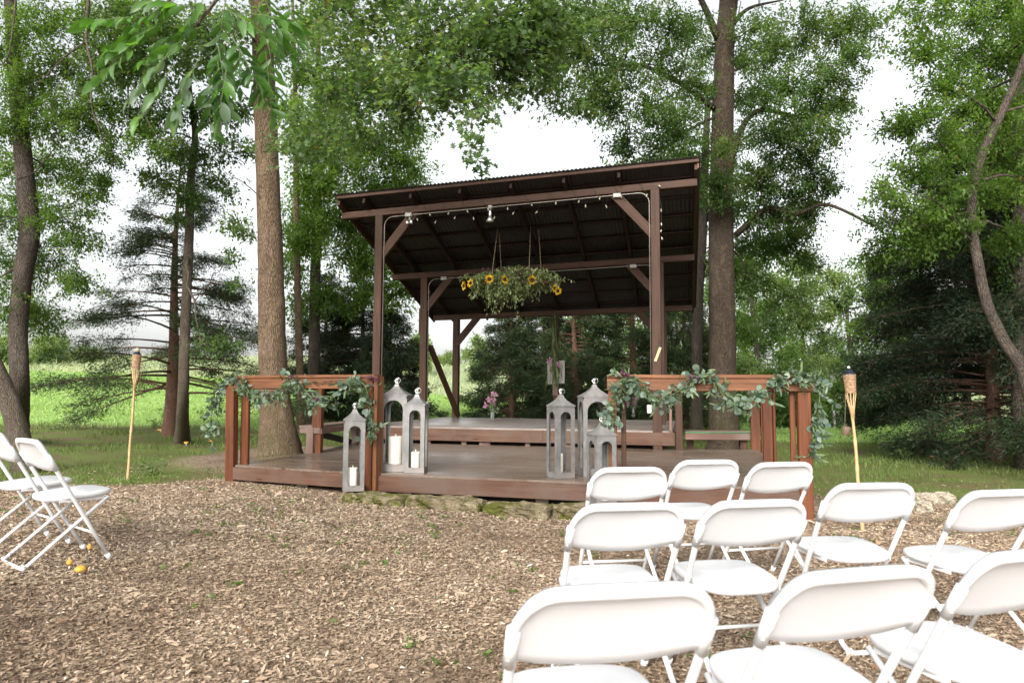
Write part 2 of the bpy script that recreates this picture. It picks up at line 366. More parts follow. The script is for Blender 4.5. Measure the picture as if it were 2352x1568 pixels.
L_GRASS=leafmat('grass_blade',[(0,(.075,.088,.026)),(.5,(.105,.155,.040)),(1,(.16,.23,.065))],.35,.6)
L_LAWN=leafmat('sunlit_lawn_blade',[(0,(.18,.29,.085)),(.5,(.25,.38,.12)),(1,(.33,.45,.17))],.35,.6)  # open-sky brightness of the lawn is put into the blade colour
L_FIELD=leafmat('field_blade',[(0,(.20,.26,.14)),(.45,(.32,.37,.23)),(1,(.47,.49,.35))],.35,.7)
L_PINK=leafmat('pink_petal',[(0,(.45,.16,.30)),(.5,(.62,.33,.46)),(1,(.75,.55,.62))],.3,.5,(1,.9,.95))
L_YELLOW=leafmat('yellow_petal',[(0,(.60,.32,.01)),(.5,(.80,.50,.02)),(1,(.88,.64,.05))],.25,.5,(1,.95,.8))
L_PURPLE=leafmat('purple_bloom',[(0,(.05,.022,.04)),(.5,(.12,.045,.08)),(1,(.25,.11,.14))],.15,.6,(1,.9,.95))
L_CHIP=leafmat('wood_chip',[(0,(.125,.085,.055)),(.3,(.25,.178,.118)),(.7,(.375,.285,.198)),(.93,(.49,.40,.30)),(1,(.63,.56,.47))],.0,.85)
L_FALLEN=leafmat('fallen_leaf',[(0,(.15,.075,.04)),(.5,(.25,.14,.075)),(1,(.36,.25,.15))],.1,.7)
M_GLASS=None
def glassmat():
    m,nt,out=newmat('vase_glass'); p=princ(nt,out,(.85,.92,.85),.05); p.inputs['Transmission Weight'].default_value=.9; p.inputs['IOR'].default_value=1.3; return m
M_GLASS=glassmat()
M_DISC=plain('sunflower_disc',(.035,.018,.008),.9,0,.4,60,.5)
M_STEM=plain('green_stem',(.09,.13,.04),.6)
M_MUSH=plain('mushroom_flesh',(.75,.36,.05),.6,0,.25,25)
M_LABEL=plain('wood_tag',(.46,.36,.20),.7)

# ------------------------------------------------------------------ world & sun
w=bpy.data.worlds.new('World'); scene.world=w; w.use_nodes=True; nt=w.node_tree; nt.nodes.clear()
SUN_EL,SUN_AZ=R(32),R(200)      # azimuth the light comes from, clockwise from +Y
sky=nd(nt,'ShaderNodeTexSky',sky_type='NISHITA'); sky.sun_disc=False; sky.sun_elevation=SUN_EL; sky.sun_rotation=SUN_AZ
sky.air_density=1.2; sky.dust_density=4.0; sky.ozone_density=1.0
hs=nd(nt,'ShaderNodeHueSaturation'); hs.inputs['Saturation'].default_value=.16; nt.links.new(sky.outputs[0],hs.inputs['Color'])
bg=nd(nt,'ShaderNodeBackground'); bg.inputs['Strength'].default_value=.15; nt.links.new(hs.outputs[0],bg.inputs[0])
wo=nd(nt,'ShaderNodeOutputWorld'); nt.links.new(bg.outputs[0],wo.inputs[0])
sl=bpy.data.lights.new('sun','SUN'); sl.energy=1.5; sl.angle=R(22); sl.color=(1,.93,.84)
so=bpy.data.objects.new('sun',sl); COL.objects.link(so)
sd=V(math.sin(SUN_AZ)*math.cos(SUN_EL),math.cos(SUN_AZ)*math.cos(SUN_EL),math.sin(SUN_EL))
so.rotation_euler=Vector(tuple(-sd)).to_track_quat('-Z','Y').to_euler()
vs=scene.view_settings; vs.view_transform='Standard'; vs.look='None'; vs.gamma=1.0; vs.exposure=1.18
scene.cycles.max_bounces=6; scene.cycles.diffuse_bounces=2; scene.cycles.glossy_bounces=3; scene.cycles.transmission_bounces=4; scene.cycles.transparent_max_bounces=4
scene.cycles.use_adaptive_sampling=True

# ------------------------------------------------------------------ pavilion plan
DZ=.297                                     # lower deck top
AL=R(-14); U=V(math.cos(AL),math.sin(AL),0); VV=V(-math.sin(AL),math.cos(AL),0)
FR=PZ(1511,1031,DZ); FR[2]=0
_d=ray(870,700); k=_d[0]/_d[1]
_s=(k*FR[1]-FR[0])/(U[0]-k*U[1]); FL=FR+U*_s
WID=np.linalg.norm(FR-FL); SZ=.613          # stage top
TM,TB=2.42,4.70
def PL(s,t,z=0.0): p=FL+U*s+VV*t; return V(p[0],p[1],z)
def zat(px,py,p): return PY(px,py,p[1])[2]
zf=(zat(870,497,PL(0,0)),zat(1507,438,PL(WID,0)))
zm=(zat(985,639,PL(0,TM)),zat(1520,604,PL(WID,TM)))
zb=(zat(1063,734,PL(0,TB)),zat(1532,716,PL(WID,TB)))
print('PLAN',FL,FR,WID,zf,zm,zb)
def lerp(a,b,t): return a+(b-a)*t
def zline(zz,s): return lerp(zz[0],zz[1],s/WID)
BH=.13
_sl=((zf[0]-zb[0])/TB+(zf[1]-zb[1])/TB)/2
def zroof(s,t):                             # underside of rafters
    a=zline(zf,s)+BH; b=zline(zb,s)+BH
    return lerp(a,b,t/TB)
inside_deck=None
# lower deck outline
F=lambda x,y: PZ(x,y,DZ)
dk=[F(527,1066),F(857,1086),F(1402,1108),F(1846,1121),F(1740,1032)]
stR=PL(WID+.25,0); stL=PL(-.42,0)
bl=F(716,1039)
dk+= [stR+VV*.02, stL+VV*.02, bl]
dk=[V(p[0],p[1],0) for p in dk]
Z3=V(0,0,1)
def clip_half(poly, n, c):
    """keep the part of poly (2-D points) where n.p >= c"""
    out=[]
    for i in range(len(poly)):
        a,b=poly[i],poly[(i+1)%len(poly)]; da=np.dot(n,a)-c; db=np.dot(n,b)-c
        if da>=0: out.append(a)
        if (da>=0)!=(db>=0): out.append(a+(b-a)*(da/(da-db)))
    return out
def decking(mb, poly, z, th, bw=.14, gap=.005):
    u2,v2=U[:2],VV[:2]; P2=[p[:2] for p in poly]; c=[np.dot(p,v2) for p in P2]; t=min(c)
    while t<max(c):
        q=clip_half(P2,v2,t+gap/2); q=clip_half(q,-v2,-(t+bw-gap/2)) if len(q)>2 else []
        if len(q)>2:
            dz=(RNG.random()-.5)*.002; n=len(q); o=RNG.random(2)*60
            vs_=[(p[0],p[1],z+dz) for p in q]+[(p[0],p[1],z-th) for p in q]
            gs=[(np.dot(p,u2)+o[0],np.dot(p,v2)+o[1],0) for p in q]*2
            mb.add(vs_,[tuple(range(n)),tuple(range(2*n-1,n-1,-1))]+[(k,n+k,n+(k+1)%n,(k+1)%n) for k in range(n)],gs)
        t+=bw

# ------------------------------------------------------------------ lower deck
deck=thing('deck','low weathered brown wooden deck in front of the roofed stage, with a bowed front edge','deck',(dk[0][0],dk[0][1],0.15))
off=-np.array(deck.location)
def lp(o): return -np.array(o.location)
def sub(o,p): return np.asarray(p,float)-np.array(o.location)
def mbuild(mb,name,mat,parent):
    """build a mesh given in world coordinates as a child of an unrotated Empty"""
    l=np.array(parent.location)

    mb.v=[tuple(np.array(p)-l) for p in mb.v]
    return mb.build(name,mat,parent)
def cen(poly): return sum(poly)/len(poly)
# slightly inset top boards
cd_=cen(dk); mb=MB(); decking(mb,dk,DZ,.036); mbuild(mb,'decking',W_DECK,deck)
def fascia(parent,p,q,z1,h,mat,th=.038,name='fascia'):
    n=np.cross(q-p,Z3); n=nrm(n)                   # outward (towards the camera for left->right)
    m=MB(); a=p+n*(th/2+.002)+Z3*(z1-h/2); b=q+n*(th/2+.002)+Z3*(z1-h/2); m.bar(a,b,th,h,Z3,.005,jit=.003); return mbuild(m,name,mat,parent)
fascia(deck,dk[0]+(dk[1]-dk[0])*.035,dk[1],DZ-.026,.16,W_FASC)
fascia(deck,dk[1],dk[2],DZ-.026,.175,W_FASC)
fascia(deck,dk[2],dk[3],DZ-.022,.185,W_FASC)
fascia(deck,dk[3],dk[4],DZ-.022,.185,W_FASC)
for a,b,t in ((1,2,.12),(1,2,.42),(1,2,.72),(2,3,.25),(2,3,.7),(0,1,.12),(0,1,.5)):
    p=dk[a]+(dk[b]-dk[a])*t+VV*.16; z0=float(gz(p[0],p[1]))-.04
    m=MB(); m.bar(V(p[0],p[1],z0),V(p[0],p[1],DZ-.04),.14,.14,V(0,1,0)); mbuild(m,'support_block',M_BLOCK,deck)
m=MB(); m.prism([p+(cd_-p)*.12 for p in dk],-.08,DZ-.06); mbuild(m,'under_floor_shade',M_DARK,deck)  # near-black block filling the gap as painted shade under the deck

# ------------------------------------------------------------------ stage
stage=thing('stage_platform','raised weathered wooden stage floor under the pavilion roof, one step above the deck','stage',PL(0,0,.1))
sp=[PL(-.42,-.05),PL(WID+.25,-.05),PL(WID+.25,5.0),PL(-.42,5.0)]
mb=MB(); decking(mb,[p for p in sp],SZ,.036,.14,.004); mbuild(mb,'decking',W_STAGE,stage)
fascia(stage,PL(-.44,-.05),PL(WID*.62,-.05),SZ-.03,.22,W_FASC)
fascia(stage,PL(WID*.62+.004,-.05),PL(WID+.27,-.05),SZ-.03,.22,W_FASC)
fascia(stage,PL(-.42,5.0),PL(-.42,-.05),SZ-.03,.22,W_FASC)
fascia(stage,PL(WID+.25,-.05),PL(WID+.25,5.0),SZ-.03,.22,W_FASC)
for s_ in (.28,1.05,1.75,2.15,2.95,3.7,4.45):
    p=PL(s_,.03); wd=.09 if s_ not in (2.15,) else .2
    m=MB(); m.bar(V(p[0],p[1],DZ-.03),V(p[0],p[1],SZ-.05),wd,.09,V(0,1,0)); mbuild(m,'support_block',W_BENCH,stage)
m=MB(); m.prism([PL(-.2,.45),PL(WID+.05,.45),PL(WID+.05,4.8),PL(-.2,4.8)],-.05,SZ-.05); mbuild(m,'under_floor_shade',M_DARK,stage)  # dark block standing in for the shade beneath the stage floor

# ------------------------------------------------------------------ pavilion
pav=thing('pavilion','tall open timber pavilion with brown posts and a sloping corrugated metal roof over the stage','pavilion',PL(0,0,0.6))
def pbar(name,p,q,w_,h_,mat,up=None,parent=None):
    m=MB(); m.bar(p,q,w_,h_,up,.007); return mbuild(m,name,mat,parent or pav)
PW=.155
rows=[(0,zf),(TM,zm),(TB,zb)]
for t,zz in rows:
    for s_ in (0,WID):
        pbar('post',PL(s_,t,DZ+.002 if t==0 else SZ-.02),PL(s_,t,zline(zz,s_)),PW,PW,W_POST,VV)
pbar('post',PL(WID*.5,TB,SZ-.02),PL(WID*.5,TB,zline(zb,WID*.5)),.13,.13,W_POST,VV)
for t,zz in rows:
    e0,e1=(-.80,WID+.72) if t==0 else ((-.78,WID+.70) if t==TM else (-.62,WID+.68))
    pbar('beam',PL(e0,t,zline(zz,e0)+BH/2),PL(e1,t,zline(zz,e1)+BH/2),.14,BH,W_BEAM,Z3)
    # knee braces: from the post up to the beam
    for s_,sg in ((0,1),(WID,-1)):
        L=.74 if t==0 else (.66 if t==TM else .6); zt=zline(zz,s_); s1=s_+sg*L
        ofs=-.01 if t<TB else -.09
        pbar('knee_brace',PL(s_+sg*.0,t+ofs,zt-L*1.12),PL(s1,t+ofs,zline(zz,s1)+.03),.165,.07,W_BEAM,VV)
RS=[-.77,-.24,.72,1.70,2.68,3.66,4.64,WID+.70]
TF=-.25; TR=5.12
def RP(s,t,dz=0): p=PL(s,t); return V(p[0],p[1],zroof(s,t)+dz)
RH=.135
for s_ in RS:
    pbar('rafter',RP(s_,TF,RH/2),RP(s_,TR,RH/2),.05,RH,W_ROOF if -.5<s_<5.5 else W_BEAM,Z3)  # inner rafters get the shaded copy, end rafters the plain beam wood
for t in (.15,.72,1.29,1.86,2.43,3.0,3.57,4.14,4.72):
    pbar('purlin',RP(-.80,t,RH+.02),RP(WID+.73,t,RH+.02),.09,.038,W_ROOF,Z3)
pbar('fascia',RP(-.80,TF-.022,RH+.015),RP(WID+.75,TF-.022,RH+.015),.04,.06,W_BEAM,Z3)
pbar('fascia',RP(-.80,TR+.02,RH-.02),RP(WID+.73,TR+.02,RH-.02),.04,.09,W_ROOF,Z3)
pbar('trim_board',RP(WID+.735,TF+.03,RH-.09),RP(WID+.735,TF+.03,RH+.03),.03,.07,W_RAIL,VV)
# corrugated sheet: ridges run down the slope
mb=MB(); n=420; s0,s1=-.84,WID+.78
vs_=[]; fs_=[]
tt=[TF-.08,TB*.5,TR+.1]
for layer in (0,1):
    for i in range(n+1):
        s_=s0+(s1-s0)*i/n; wv=.010*math.sin(2*math.pi*s_/.076)
        for t in tt: vs_.append(RP(s_,t,RH+.051+wv+layer*.002))
nt_=len(tt); off2=(n+1)*nt_
for i in range(n):
    for k in range(nt_-1):
        a=i*nt_+k; fs_.append((a,a+1,a+1+nt_,a+nt_)); b=a+off2; fs_.append((b,b+nt_,b+nt_+1,b+1))
    for k in (0,nt_-1):
        a=i*nt_+k; fs_.append((a,a+nt_,a+nt_+off2,a+off2))
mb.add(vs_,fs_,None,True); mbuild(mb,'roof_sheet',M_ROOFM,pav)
# diagonal brace in the left side, between the middle and the back post
pbar('side_brace',PL(.10,TM+.1,SZ+1.45+.25),PL(.10,TB-.12,SZ+.08),.05,.14,W_POST,U)
pbar('post_splice',PL(-.095,TM,2.55),PL(-.095,TM,3.15),.04,.14,W_POST,VV)
# electrical conduit
def conduit(t,zz,sL,sR,zbot,yo):
    zl=zline(zz,sL); zr=zline(zz,sR); pts=[]
    pts.append(PL(sL,t+yo,zbot)); pts.append(PL(sL,t+yo,zl-.22))
    for k in range(1,6):
        a=math.pi/2*k/6; pts.append(PL(sL+.18*(1-math.cos(a)),t+yo,zl-.22+.18*math.sin(a)))
    pts.append(PL(sL+.2,t+yo,zl-.04)); pts.append(PL(sR-.2,t+yo,zr-.04))
    for k in range(1,6):
        a=math.pi/2*k/6; pts.append(PL(sR-.18*(1-math.sin(a)),t+yo,zr-.04-.18*(1-math.cos(a))))
    pts.append(PL(sR,t+yo,zr-.22)); pts.append(PL(sR,t+yo,zbot)); 
    m=MB(); m.tube(pts,.009,8); mbuild(m,'conduit',M_CONDUIT,pav)
conduit(0,zf,.115,WID-.10,.95,-.06); conduit(TM,zm,.115,WID-.10,.95,-.06)
def ebox(p,sx,sy,sz,name='junction_box',mat=None):
    m=MB(); d=U*sx/2; m.bar(p-d,p+d,sy,sz,Z3,.008); return mbuild(m,name,mat or M_BOX,pav)
for t,zz,ss in ((0,zf,(.62,WID-.66)),(TM,zm,(.48,WID-.55))):
    for s_ in ss: ebox(PL(s_,t-.07,zline(zz,s_)-.045),.13,.06,.075)
ebox(PL(.125,TM-.075,.98),.075,.06,.13,'outlet_box'); ebox(PL(WID-.13,-.075,.98),.08,.06,.15,'outlet_box'); ebox(PL(.125,-.075,.98),.075,.06,.13,'outlet_box')
m=MB(); p=PL(WID+.02,-.085,1.92); m.bar(p+Z3*-.12-U*.045,p+Z3*.12+U*.045,.012,.045,U); mbuild(m,'wooden_tag',M_LABEL,pav)

# ------------------------------------------------------------------ railings
RZ=1.425
def railing(label,pts,px_front):
    pass
rl=thing('railing','orange-brown timber railing with wormholes, left of the stage opening beside the tree','railing',(dk[0][0],dk[0][1],.15))
Lc=dk[0]; Lr=dk[1]
dl=nrm(Lr-Lc); nl=nrm(np.cross(dl,Z3))
def at(p,z): return V(p[0],p[1],z)
a=Lc-dl*.10-nl*.02; b=Lr+dl*.03-nl*.02
m=MB(); m.bar(at(a,RZ-.085)+nl*.04,at(b,RZ-.085)+nl*.04,.04,.13,Z3,jit=.004); mbuild(m,'face_board',W_RAIL,rl)
m=MB(); m.bar(at(a,RZ)+nl*.0,at(b,RZ)+nl*.0,.15,.038,Z3,jit=.003); mbuild(m,'top_rail',W_RAIL,rl)
gl=float(gz(Lc[0],Lc[1]))
m=MB()
for i in range(22):
    f=random.gauss(.685,.06) if i<18 else random.uniform(.1,.9); q=at(Lc+(Lr-Lc)*f,RZ-.075+random.gauss(0,.016))+nl*.0605; L_=random.uniform(.006,.02)
    m.bar(q-dl*L_,q+dl*L_,.002,random.uniform(.006,.012),Z3,.001)
tag(mbuild(m,'wormholes',M_DARK,rl),kind='stuff')
m=MB(); m.bar(at(Lc+dl*.04-nl*.0,gl-.03),at(Lc-dl*.0+nl*.0,RZ-.15),.09,.14,dl); mbuild(m,'post',W_RAILD,rl)
m=MB(); m.bar(at(Lc+dl*.14-nl*.12,DZ),at(Lc+dl*.12-nl*.12,RZ-.155),.13,.045,nl); mbuild(m,'post',W_RAILD,rl)
m=MB(); m.bar(at(Lr+nl*.06-dl*.02,.06),at(Lr+nl*.06-dl*.02,RZ-.02),.10,.06,nl); mbuild(m,'post',W_RAILD,rl)
m=MB(); m.bar(at(Lr+nl*.02+dl*.07,.06),at(Lr+nl*.02+dl*.07,RZ+.0),.05,.14,nl); mbuild(m,'post',W_RAIL,rl)
blp=bl.copy(); blp[2]=0
m=MB(); m.bar(at(blp+U*.09,DZ-.05),at(blp+U*.09,RZ-.02),.16,.09,VV); mbuild(m,'post',W_RAILD,rl)
m=MB(); m.bar(at(Lc+VV*.08,RZ-.085),at(blp+U*.03,RZ-.085),.04,.13,Z3); mbuild(m,'side_board',W_RAILD,rl)
m=MB(); m.bar(at(Lc+VV*.10,RZ),at(blp+U*.03+VV*.1,RZ),.13,.038,Z3); mbuild(m,'top_rail',W_RAILD,rl)
# right railing
rr=thing('railing','orange-brown timber railing with open uprights, right of the stage opening behind the chairs','railing',(dk[3][0],dk[3][1],.0))
Ra=PZ(1398,1110,DZ); Ra[2]=0; Rb=dk[3].copy(); dr=nrm(Rb-Ra); nr=nrm(np.cross(dr,Z3))
a=Ra-dr*.01; b=Rb+dr*.12
m=MB(); m.bar(at(a,RZ-.095)+nr*.04,at(b,RZ-.095)+nr*.04,.04,.13,Z3,jit=.004); mbuild(m,'face_board',W_RAIL,rr)
m=MB(); m.bar(at(a,RZ-.012),at(b,RZ-.012),.15,.038,Z3,jit=.003); mbuild(m,'top_rail',W_RAIL,rr)
m=MB(); m.bar(at(Ra+dr*.045+nr*.04,.06),at(Ra+dr*.045+nr*.04,RZ-.165),.09,.05,nr); mbuild(m,'post',W_RAIL,rr)
m=MB(); m.bar(at(Ra+dr*.16-nr*.06,DZ),at(Ra+dr*.16-nr*.06,RZ-.03),.05,.12,nr); mbuild(m,'post',W_POST,rr)
BRp=dk[4]
def upr(p,z0,w_,h_,dirn,mat,z1=RZ-.05):
    m=MB(); m.bar(at(p,z0),at(p,z1),w_,h_,dirn); mbuild(m,'post',mat,rr)
sd_=nrm(BRp-Rb)
upr(Rb+dr*.015+nr*.02,-.02,.125,.09,nr,W_RAILM,RZ-.17); upr(Rb-dr*.085+sd_*.05,DZ,.05,.045,nr,W_RAILD)
mid=Rb+(BRp-Rb)*.58
upr(mid-U*.04,DZ-.1,.13,.09,VV,W_RAILD); upr(mid+U*.05+VV*.02,DZ-.1,.035,.14,VV,W_RAILM)
upr(BRp-U*.03,DZ-.1,.15,.09,VV,W_RAILD); upr(BRp+U*.09+VV*.02,DZ-.1,.05,.12,VV,W_RAILM)
m=MB(); m.bar(at(Rb+sd_*.1,RZ-.095),at(BRp,RZ-.095),.04,.13,Z3); mbuild(m,'side_board',W_RAILD,rr)
m=MB(); m.bar(at(Rb+sd_*.12,RZ-.012),at(BRp+sd_*.08,RZ-.012),.14,.038,Z3); mbuild(m,'top_rail',W_RAILD,rr)
# right post by the stage corner that carries the bench
pb=PL(WID+.36,-.04)
upr(pb,DZ,.12,.09,VV,W_POST,RZ+.0); upr(pb-U*.14+VV*.0,SZ+.002,.045,.12,VV,W_BENCH,RZ-.02)

# ------------------------------------------------------------------ benches
be=thing('bench','low weathered bench with a green painted edge, by the big tree right of the stage','bench',at(pb,DZ))
b0=pb+U*.10+VV*.02; b1=BRp-U*.12+VV*.04; bz=.60
m=MB(); m.bar(at(b0+VV*.16,bz),at(b1+VV*.16,bz-.015),.32,.038,Z3); mbuild(m,'seat',W_BENCH,be)
m=MB(); m.bar(at(b0-VV*.02,bz-.075),at(b1-VV*.02,bz-.09),.038,.11,Z3); mbuild(m,'front_board',W_BENCH,be)
M_GREENP=plain('green_paint',(.05,.15,.07),.6)
m=MB(); m.bar(at(b0-VV*.024,bz-.004),at(b1*.35+b0*.65+VV*-.024,bz-.012),.012,.028,Z3); m.bar(at(b1*.35+b0*.65+VV*-.024,bz-.010),at(b1-VV*.024,bz-.018),.012,.02,Z3); mbuild(m,'edge_strip',M_GREENP,be)
for q in (b1-U*.10+VV*.05,b1-U*.10+VV*.28,b0+U*.08+VV*.28):
    m=MB(); m.bar(at(q,DZ-.05),at(q,bz-.02),.12,.07,VV); mbuild(m,'leg',W_POST,be)
bn=thing('bench','low weathered bench on the deck edge by the thick trunk, left of the stage','bench',at(blp,DZ))
c0=blp-VV*.05; c1=stL-VV*.08; bz2=.70
m=MB(); m.bar(at(c0-U*.02,bz2),at(c1-U*.02,bz2-.02),.34,.038,Z3); mbuild(m,'seat',W_BENCH,bn)
m=MB(); m.bar(at(c0+U*.17,bz2-.065),at(c1+U*.17,bz2-.085),.038,.09,Z3); mbuild(m,'front_board',W_BENCH,bn)
m=MB(); m.bar(at(c0-U*.18-VV*.0,bz2-.06),at(c0+U*.17,bz2-.06),.038,.09,Z3); mbuild(m,'end_board',W_BENCH,bn)
m=MB(); m.bar(at(c0+U*.0,DZ-.06),at(c0+U*.0,bz2-.02),.12,.06,VV); mbuild(m,'leg',W_BENCH,bn)
m=MB(); m.bar(at(c1+U*.0,DZ-.06),at(c1+U*.0,bz2-.03),.12,.06,VV); mbuild(m,'leg',W_BENCH,bn)
m=MB(); m.bar(at(c0+U*.03+VV*.1,bz2-.10),at(c1+U*.03-VV*.2,DZ+.02),.05,.10,Z3); mbuild(m,'brace',M_DARK,bn)

# ------------------------------------------------------------------ floodlights
def flood(p,label,scale=1.0):
    o=thing('floodlight',label,'floodlight',p)
    m=MB(); m.lathe(p+Z3*-.03*scale,[(.0,.05*scale),(.045*scale,.05*scale),(.045*scale,.0),(.03*scale,-.015*scale),(.022*scale,-.03*scale)],18); mbuild(m,'mount',M_BOX,o)
    m=MB(); m.lathe(p+Z3*-.06*scale,[(.02*scale,0),(.03*scale,-.03*scale),(.032*scale,-.10*scale),(.03*scale,-.12*scale)],18); mbuild(m,'socket',M_SILVER,o)
    m=MB(); m.lathe(p+Z3*-.18*scale,[(.03*scale,0),(.05*scale,-.035*scale),(.078*scale,-.085*scale),(.08*scale,-.10*scale),(.06*scale,-.11*scale),(0,-.112*scale)],22); mbuild(m,'bulb',M_SILVER,o)
    return o
zc=lerp(zf[0],zf[1],.42)
flood(PL(WID*.425,-.03,zc-.02),'silver floodlight hanging from the middle of the front beam')
_sp=PL(.64,-.07,zline(zf,.64)-.10)
o=thing('spotlight','small white twin-headed spotlight under the left end of the front beam','spotlight',_sp)
m=MB(); m.tube([_sp,_sp-Z3*.06],.02,10); mbuild(m,'mount',M_BOX,o)
for dx,dz in ((-.05,-.10),(.03,-.09)):
    q=_sp+U*dx+Z3*dz; m=MB(); m.lathe(q,[(.018,.06),(.03,.03),(.038,-.02),(.03,-.03),(0,-.032)],14,axis=nrm(V(dx*6,.3,1))); mbuild(m,'lamp_head',M_SILVER,o)

# ------------------------------------------------------------------ string lights
sl_o=thing('string_lights','string of small pale bulbs wound along the front beam and down its right post','string lights',PL(.5,-.1,zline(zf,.5)))
pts=[];bul=[]
k=0; s_=.55
while s_<WID-.1:
    zz=zline(zf,s_); pts.append(PL(s_,-.085,zz+BH*.9)); 
    pts.append(PL(s_+.05,-.09,zz+.03)); pts.append(PL(s_+.12,-.10,zz-.05-.04*random.random())); bul.append(pts[-1])
    if random.random()<.55: q=PL(s_+.22,-.02,zz-.10-.12*random.random()); pts.append(q); bul.append(q)
    pts.append(PL(s_+.27,.09,zz+.04)); pts.append(PL(s_+.30,.0,zz+BH+.012)); s_+=.36+.1*random.random()
for z_ in (.25,.5,.62,.75): q=PL(WID+.105,-.06+.05*random.random(),zf[1]-z_-.1); pts.append(q+Z3*.05); bul.append(q)
bul.append(PL(WID+.06,-.10,zf[1]+.06))
m=MB(); m.tube(pts,.004,5); mbuild(m,'cord',M_CORD,sl_o)
for q in bul:
    m=MB(); tilt=nrm(V(random.gauss(0,.5),random.gauss(0,.4),1)); m.lathe(q-tilt*.02,[(.0,-.036),(.010,-.028),(.015,-.012),(.011,.006),(.008,.01),(.008,.024),(0,.026)],10,axis=tilt); mbuild(m,'bulb',M_BULB,sl_o)

# ------------------------------------------------------------------ floral chandelier (hung ladder)
cc=PY(1180,652,13.7); ch=thing('flower_chandelier','hanging ladder chandelier of drying greenery and sunflowers under the pavilion roof','chandelier',cc)
hw=.80; hd=.22
m=MB()
for e in (-hd,hd): m.bar(cc+U*-hw+VV*e,cc+U*hw+VV*e-Z3*.03,.035,.05,Z3)
for i in range(6): q=cc+U*(-hw+.1+i*(2*hw-.2)/5)-Z3*.01; m.bar(q-VV*hd,q+VV*hd,.03,.03,Z3)
mbuild(m,'ladder',W_BEAM,ch)
for s2,e in ((-.42,-hd),(-.30,hd),(.36,-hd),(.54,hd)):
    a=cc+U*s2+VV*e; tgt=cc+U*(-.33 if s2<0 else (.36 if e<0 else .50))+VV*(e*.3); 
    loc=tgt-FL; ss=np.dot(loc[:2],U[:2]); tt_=np.dot(loc[:2],VV[:2]); b=V(tgt[0],tgt[1],zroof(ss,tt_)+.1)
    m=MB(); m.tube([a,a*.5+b*.5+V(.0,.0,-.01),b],.009,6); mbuild(m,'rope',M_ROPE,ch)
C=[];D=[]
for i in range(260):
    sx=random.uniform(-.98,.98); env=1-.45*abs(sx)**2.5; base=cc+U*(sx*hw*1.08)+VV*random.uniform(-.3,.3)+Z3*random.uniform(-.12,.22)*env
    droop=random.random()**1.6*(.55+.45*math.exp(-((sx+.45)/.3)**2)*1.25)*env; n=int(14+droop*42); side=U*random.gauss(0,.13)+VV*random.gauss(-.05,.13)
    for k in range(n):
        f=k/n; p=base+side*f*1.4+Z3*(.10*math.sin(f*3.0)*env-droop*f*f*.66)+RNG.normal(size=3)*.022
        C.append(p); D.append(side*.6+RNG.normal(size=3)*.3-Z3*(.25+droop))
C=np.array(C);D=np.array(D); tz=np.clip(RNG.normal(.5,.22,len(C)),0,1)
l=np.array(ch.location); leaves('foliage',C-l,D,RNG.uniform(.045,.095,len(C)),tz,T_OVAL,L_CHAND,ch,.35)
for sx,sz_,n in ((-.52,.20,110),(.02,.19,90),(.14,.14,110),(.36,.17,80),(-.15,.22,60),(.82,-.05,60)):
    q=cc+U*sx+VV*-.15+Z3*sz_+RNG.normal(size=(n,3))*np.array([.055,.05,.05]); leaves('purple_bloom',q-l,unit(n),RNG.uniform(.03,.05,n),RNG.random(n),T_OVAL,L_PURPLE,ch,.2)
def sunflower(px,py,rad,yaw,pitch,small=False):
    p=PY(px,py,cc[1]-.36-.1*RNG.random()); n_=nrm(V(math.sin(yaw),-math.cos(yaw),pitch)); d,a,b=frame(n_)
    f=thing_child('sunflower',ch); 
    k=22; CC=[];DD=[];NN=[]
    for ring,(r0,L) in enumerate(((.36,.75),(.3,.62))):
        for i in range(k):
            t=2*math.pi*(i+.5*ring)/k+random.gauss(0,.07); q=a*math.cos(t)+b*math.sin(t); CC.append(p+q*(rad*r0)+d*.004*ring); DD.append(q+d*(random.uniform(.05,.4)))
    CC=np.array(CC);DD=np.array(DD); leaves('petals',CC-l,DD,RNG.uniform(.5,.72,len(CC))*rad,RNG.random(len(CC)),T_OVAL,L_YELLOW,f,.0)
    m=MB(); m.lathe(p-l,[(.42*rad,.0),(.40*rad,.012),(.3*rad,.022),(.15*rad,.018),(0,.014)],16,axis=d); o=m.build('disc',M_DISC,f)
def thing_child(name,parent):
    o=bpy.data.objects.new(name,None); o.empty_display_size=.05; link(o,parent); KIDS.setdefault(parent.name,[]).append(o); return o
sunflower(1124,641,.108,-.1,.15); sunflower(1159,642,.10,.75,.1); sunflower(1222,643,.108,.25,-.05)
sunflower(1066,656,.10,-1.0,-.1); sunflower(1081,650,.10,-.8,.2); sunflower(1273,662,.09,.9,-.2); sunflower(1281,668,.09,.4,-.4); 

# ------------------------------------------------------------------ memorial board, swag, vases at the back
bp=PL(WID*.5,TB-.10); 
_bz0=PY(1290,882,bp[1])[2]; _bz1=PY(1290,828,bp[1])[2]
bd=thing('grey_board','pale grey weathered board mounted on the middle back post','board',at(bp,_bz0))
m=MB(); m.bar(at(bp-U*.13,_bz0)+V(0,0,0),at(bp-U*.13,_bz1),.14,.022,VV); m.bar(at(bp+U*.015,_bz0+.0),at(bp+U*.015,_bz1-.01),.14,.022,VV); m.bar(at(bp+U*.16,_bz0+.02),at(bp+U*.16,_bz1),.14,.022,VV); mbuild(m,'planks',W_GREY,bd)
m=MB(); q=bp-VV*.02; m.bar(at(q,_bz0-.28),at(q,_bz0-.02),.13,.02,VV); mbuild(m,'back_plate',W_BENCH,bd)
sw=thing('greenery_swag','drooping swag of grass and pink blooms hung over the grey board on the back post','swag',at(bp-VV*.06,_bz1))
C=[];D=[]
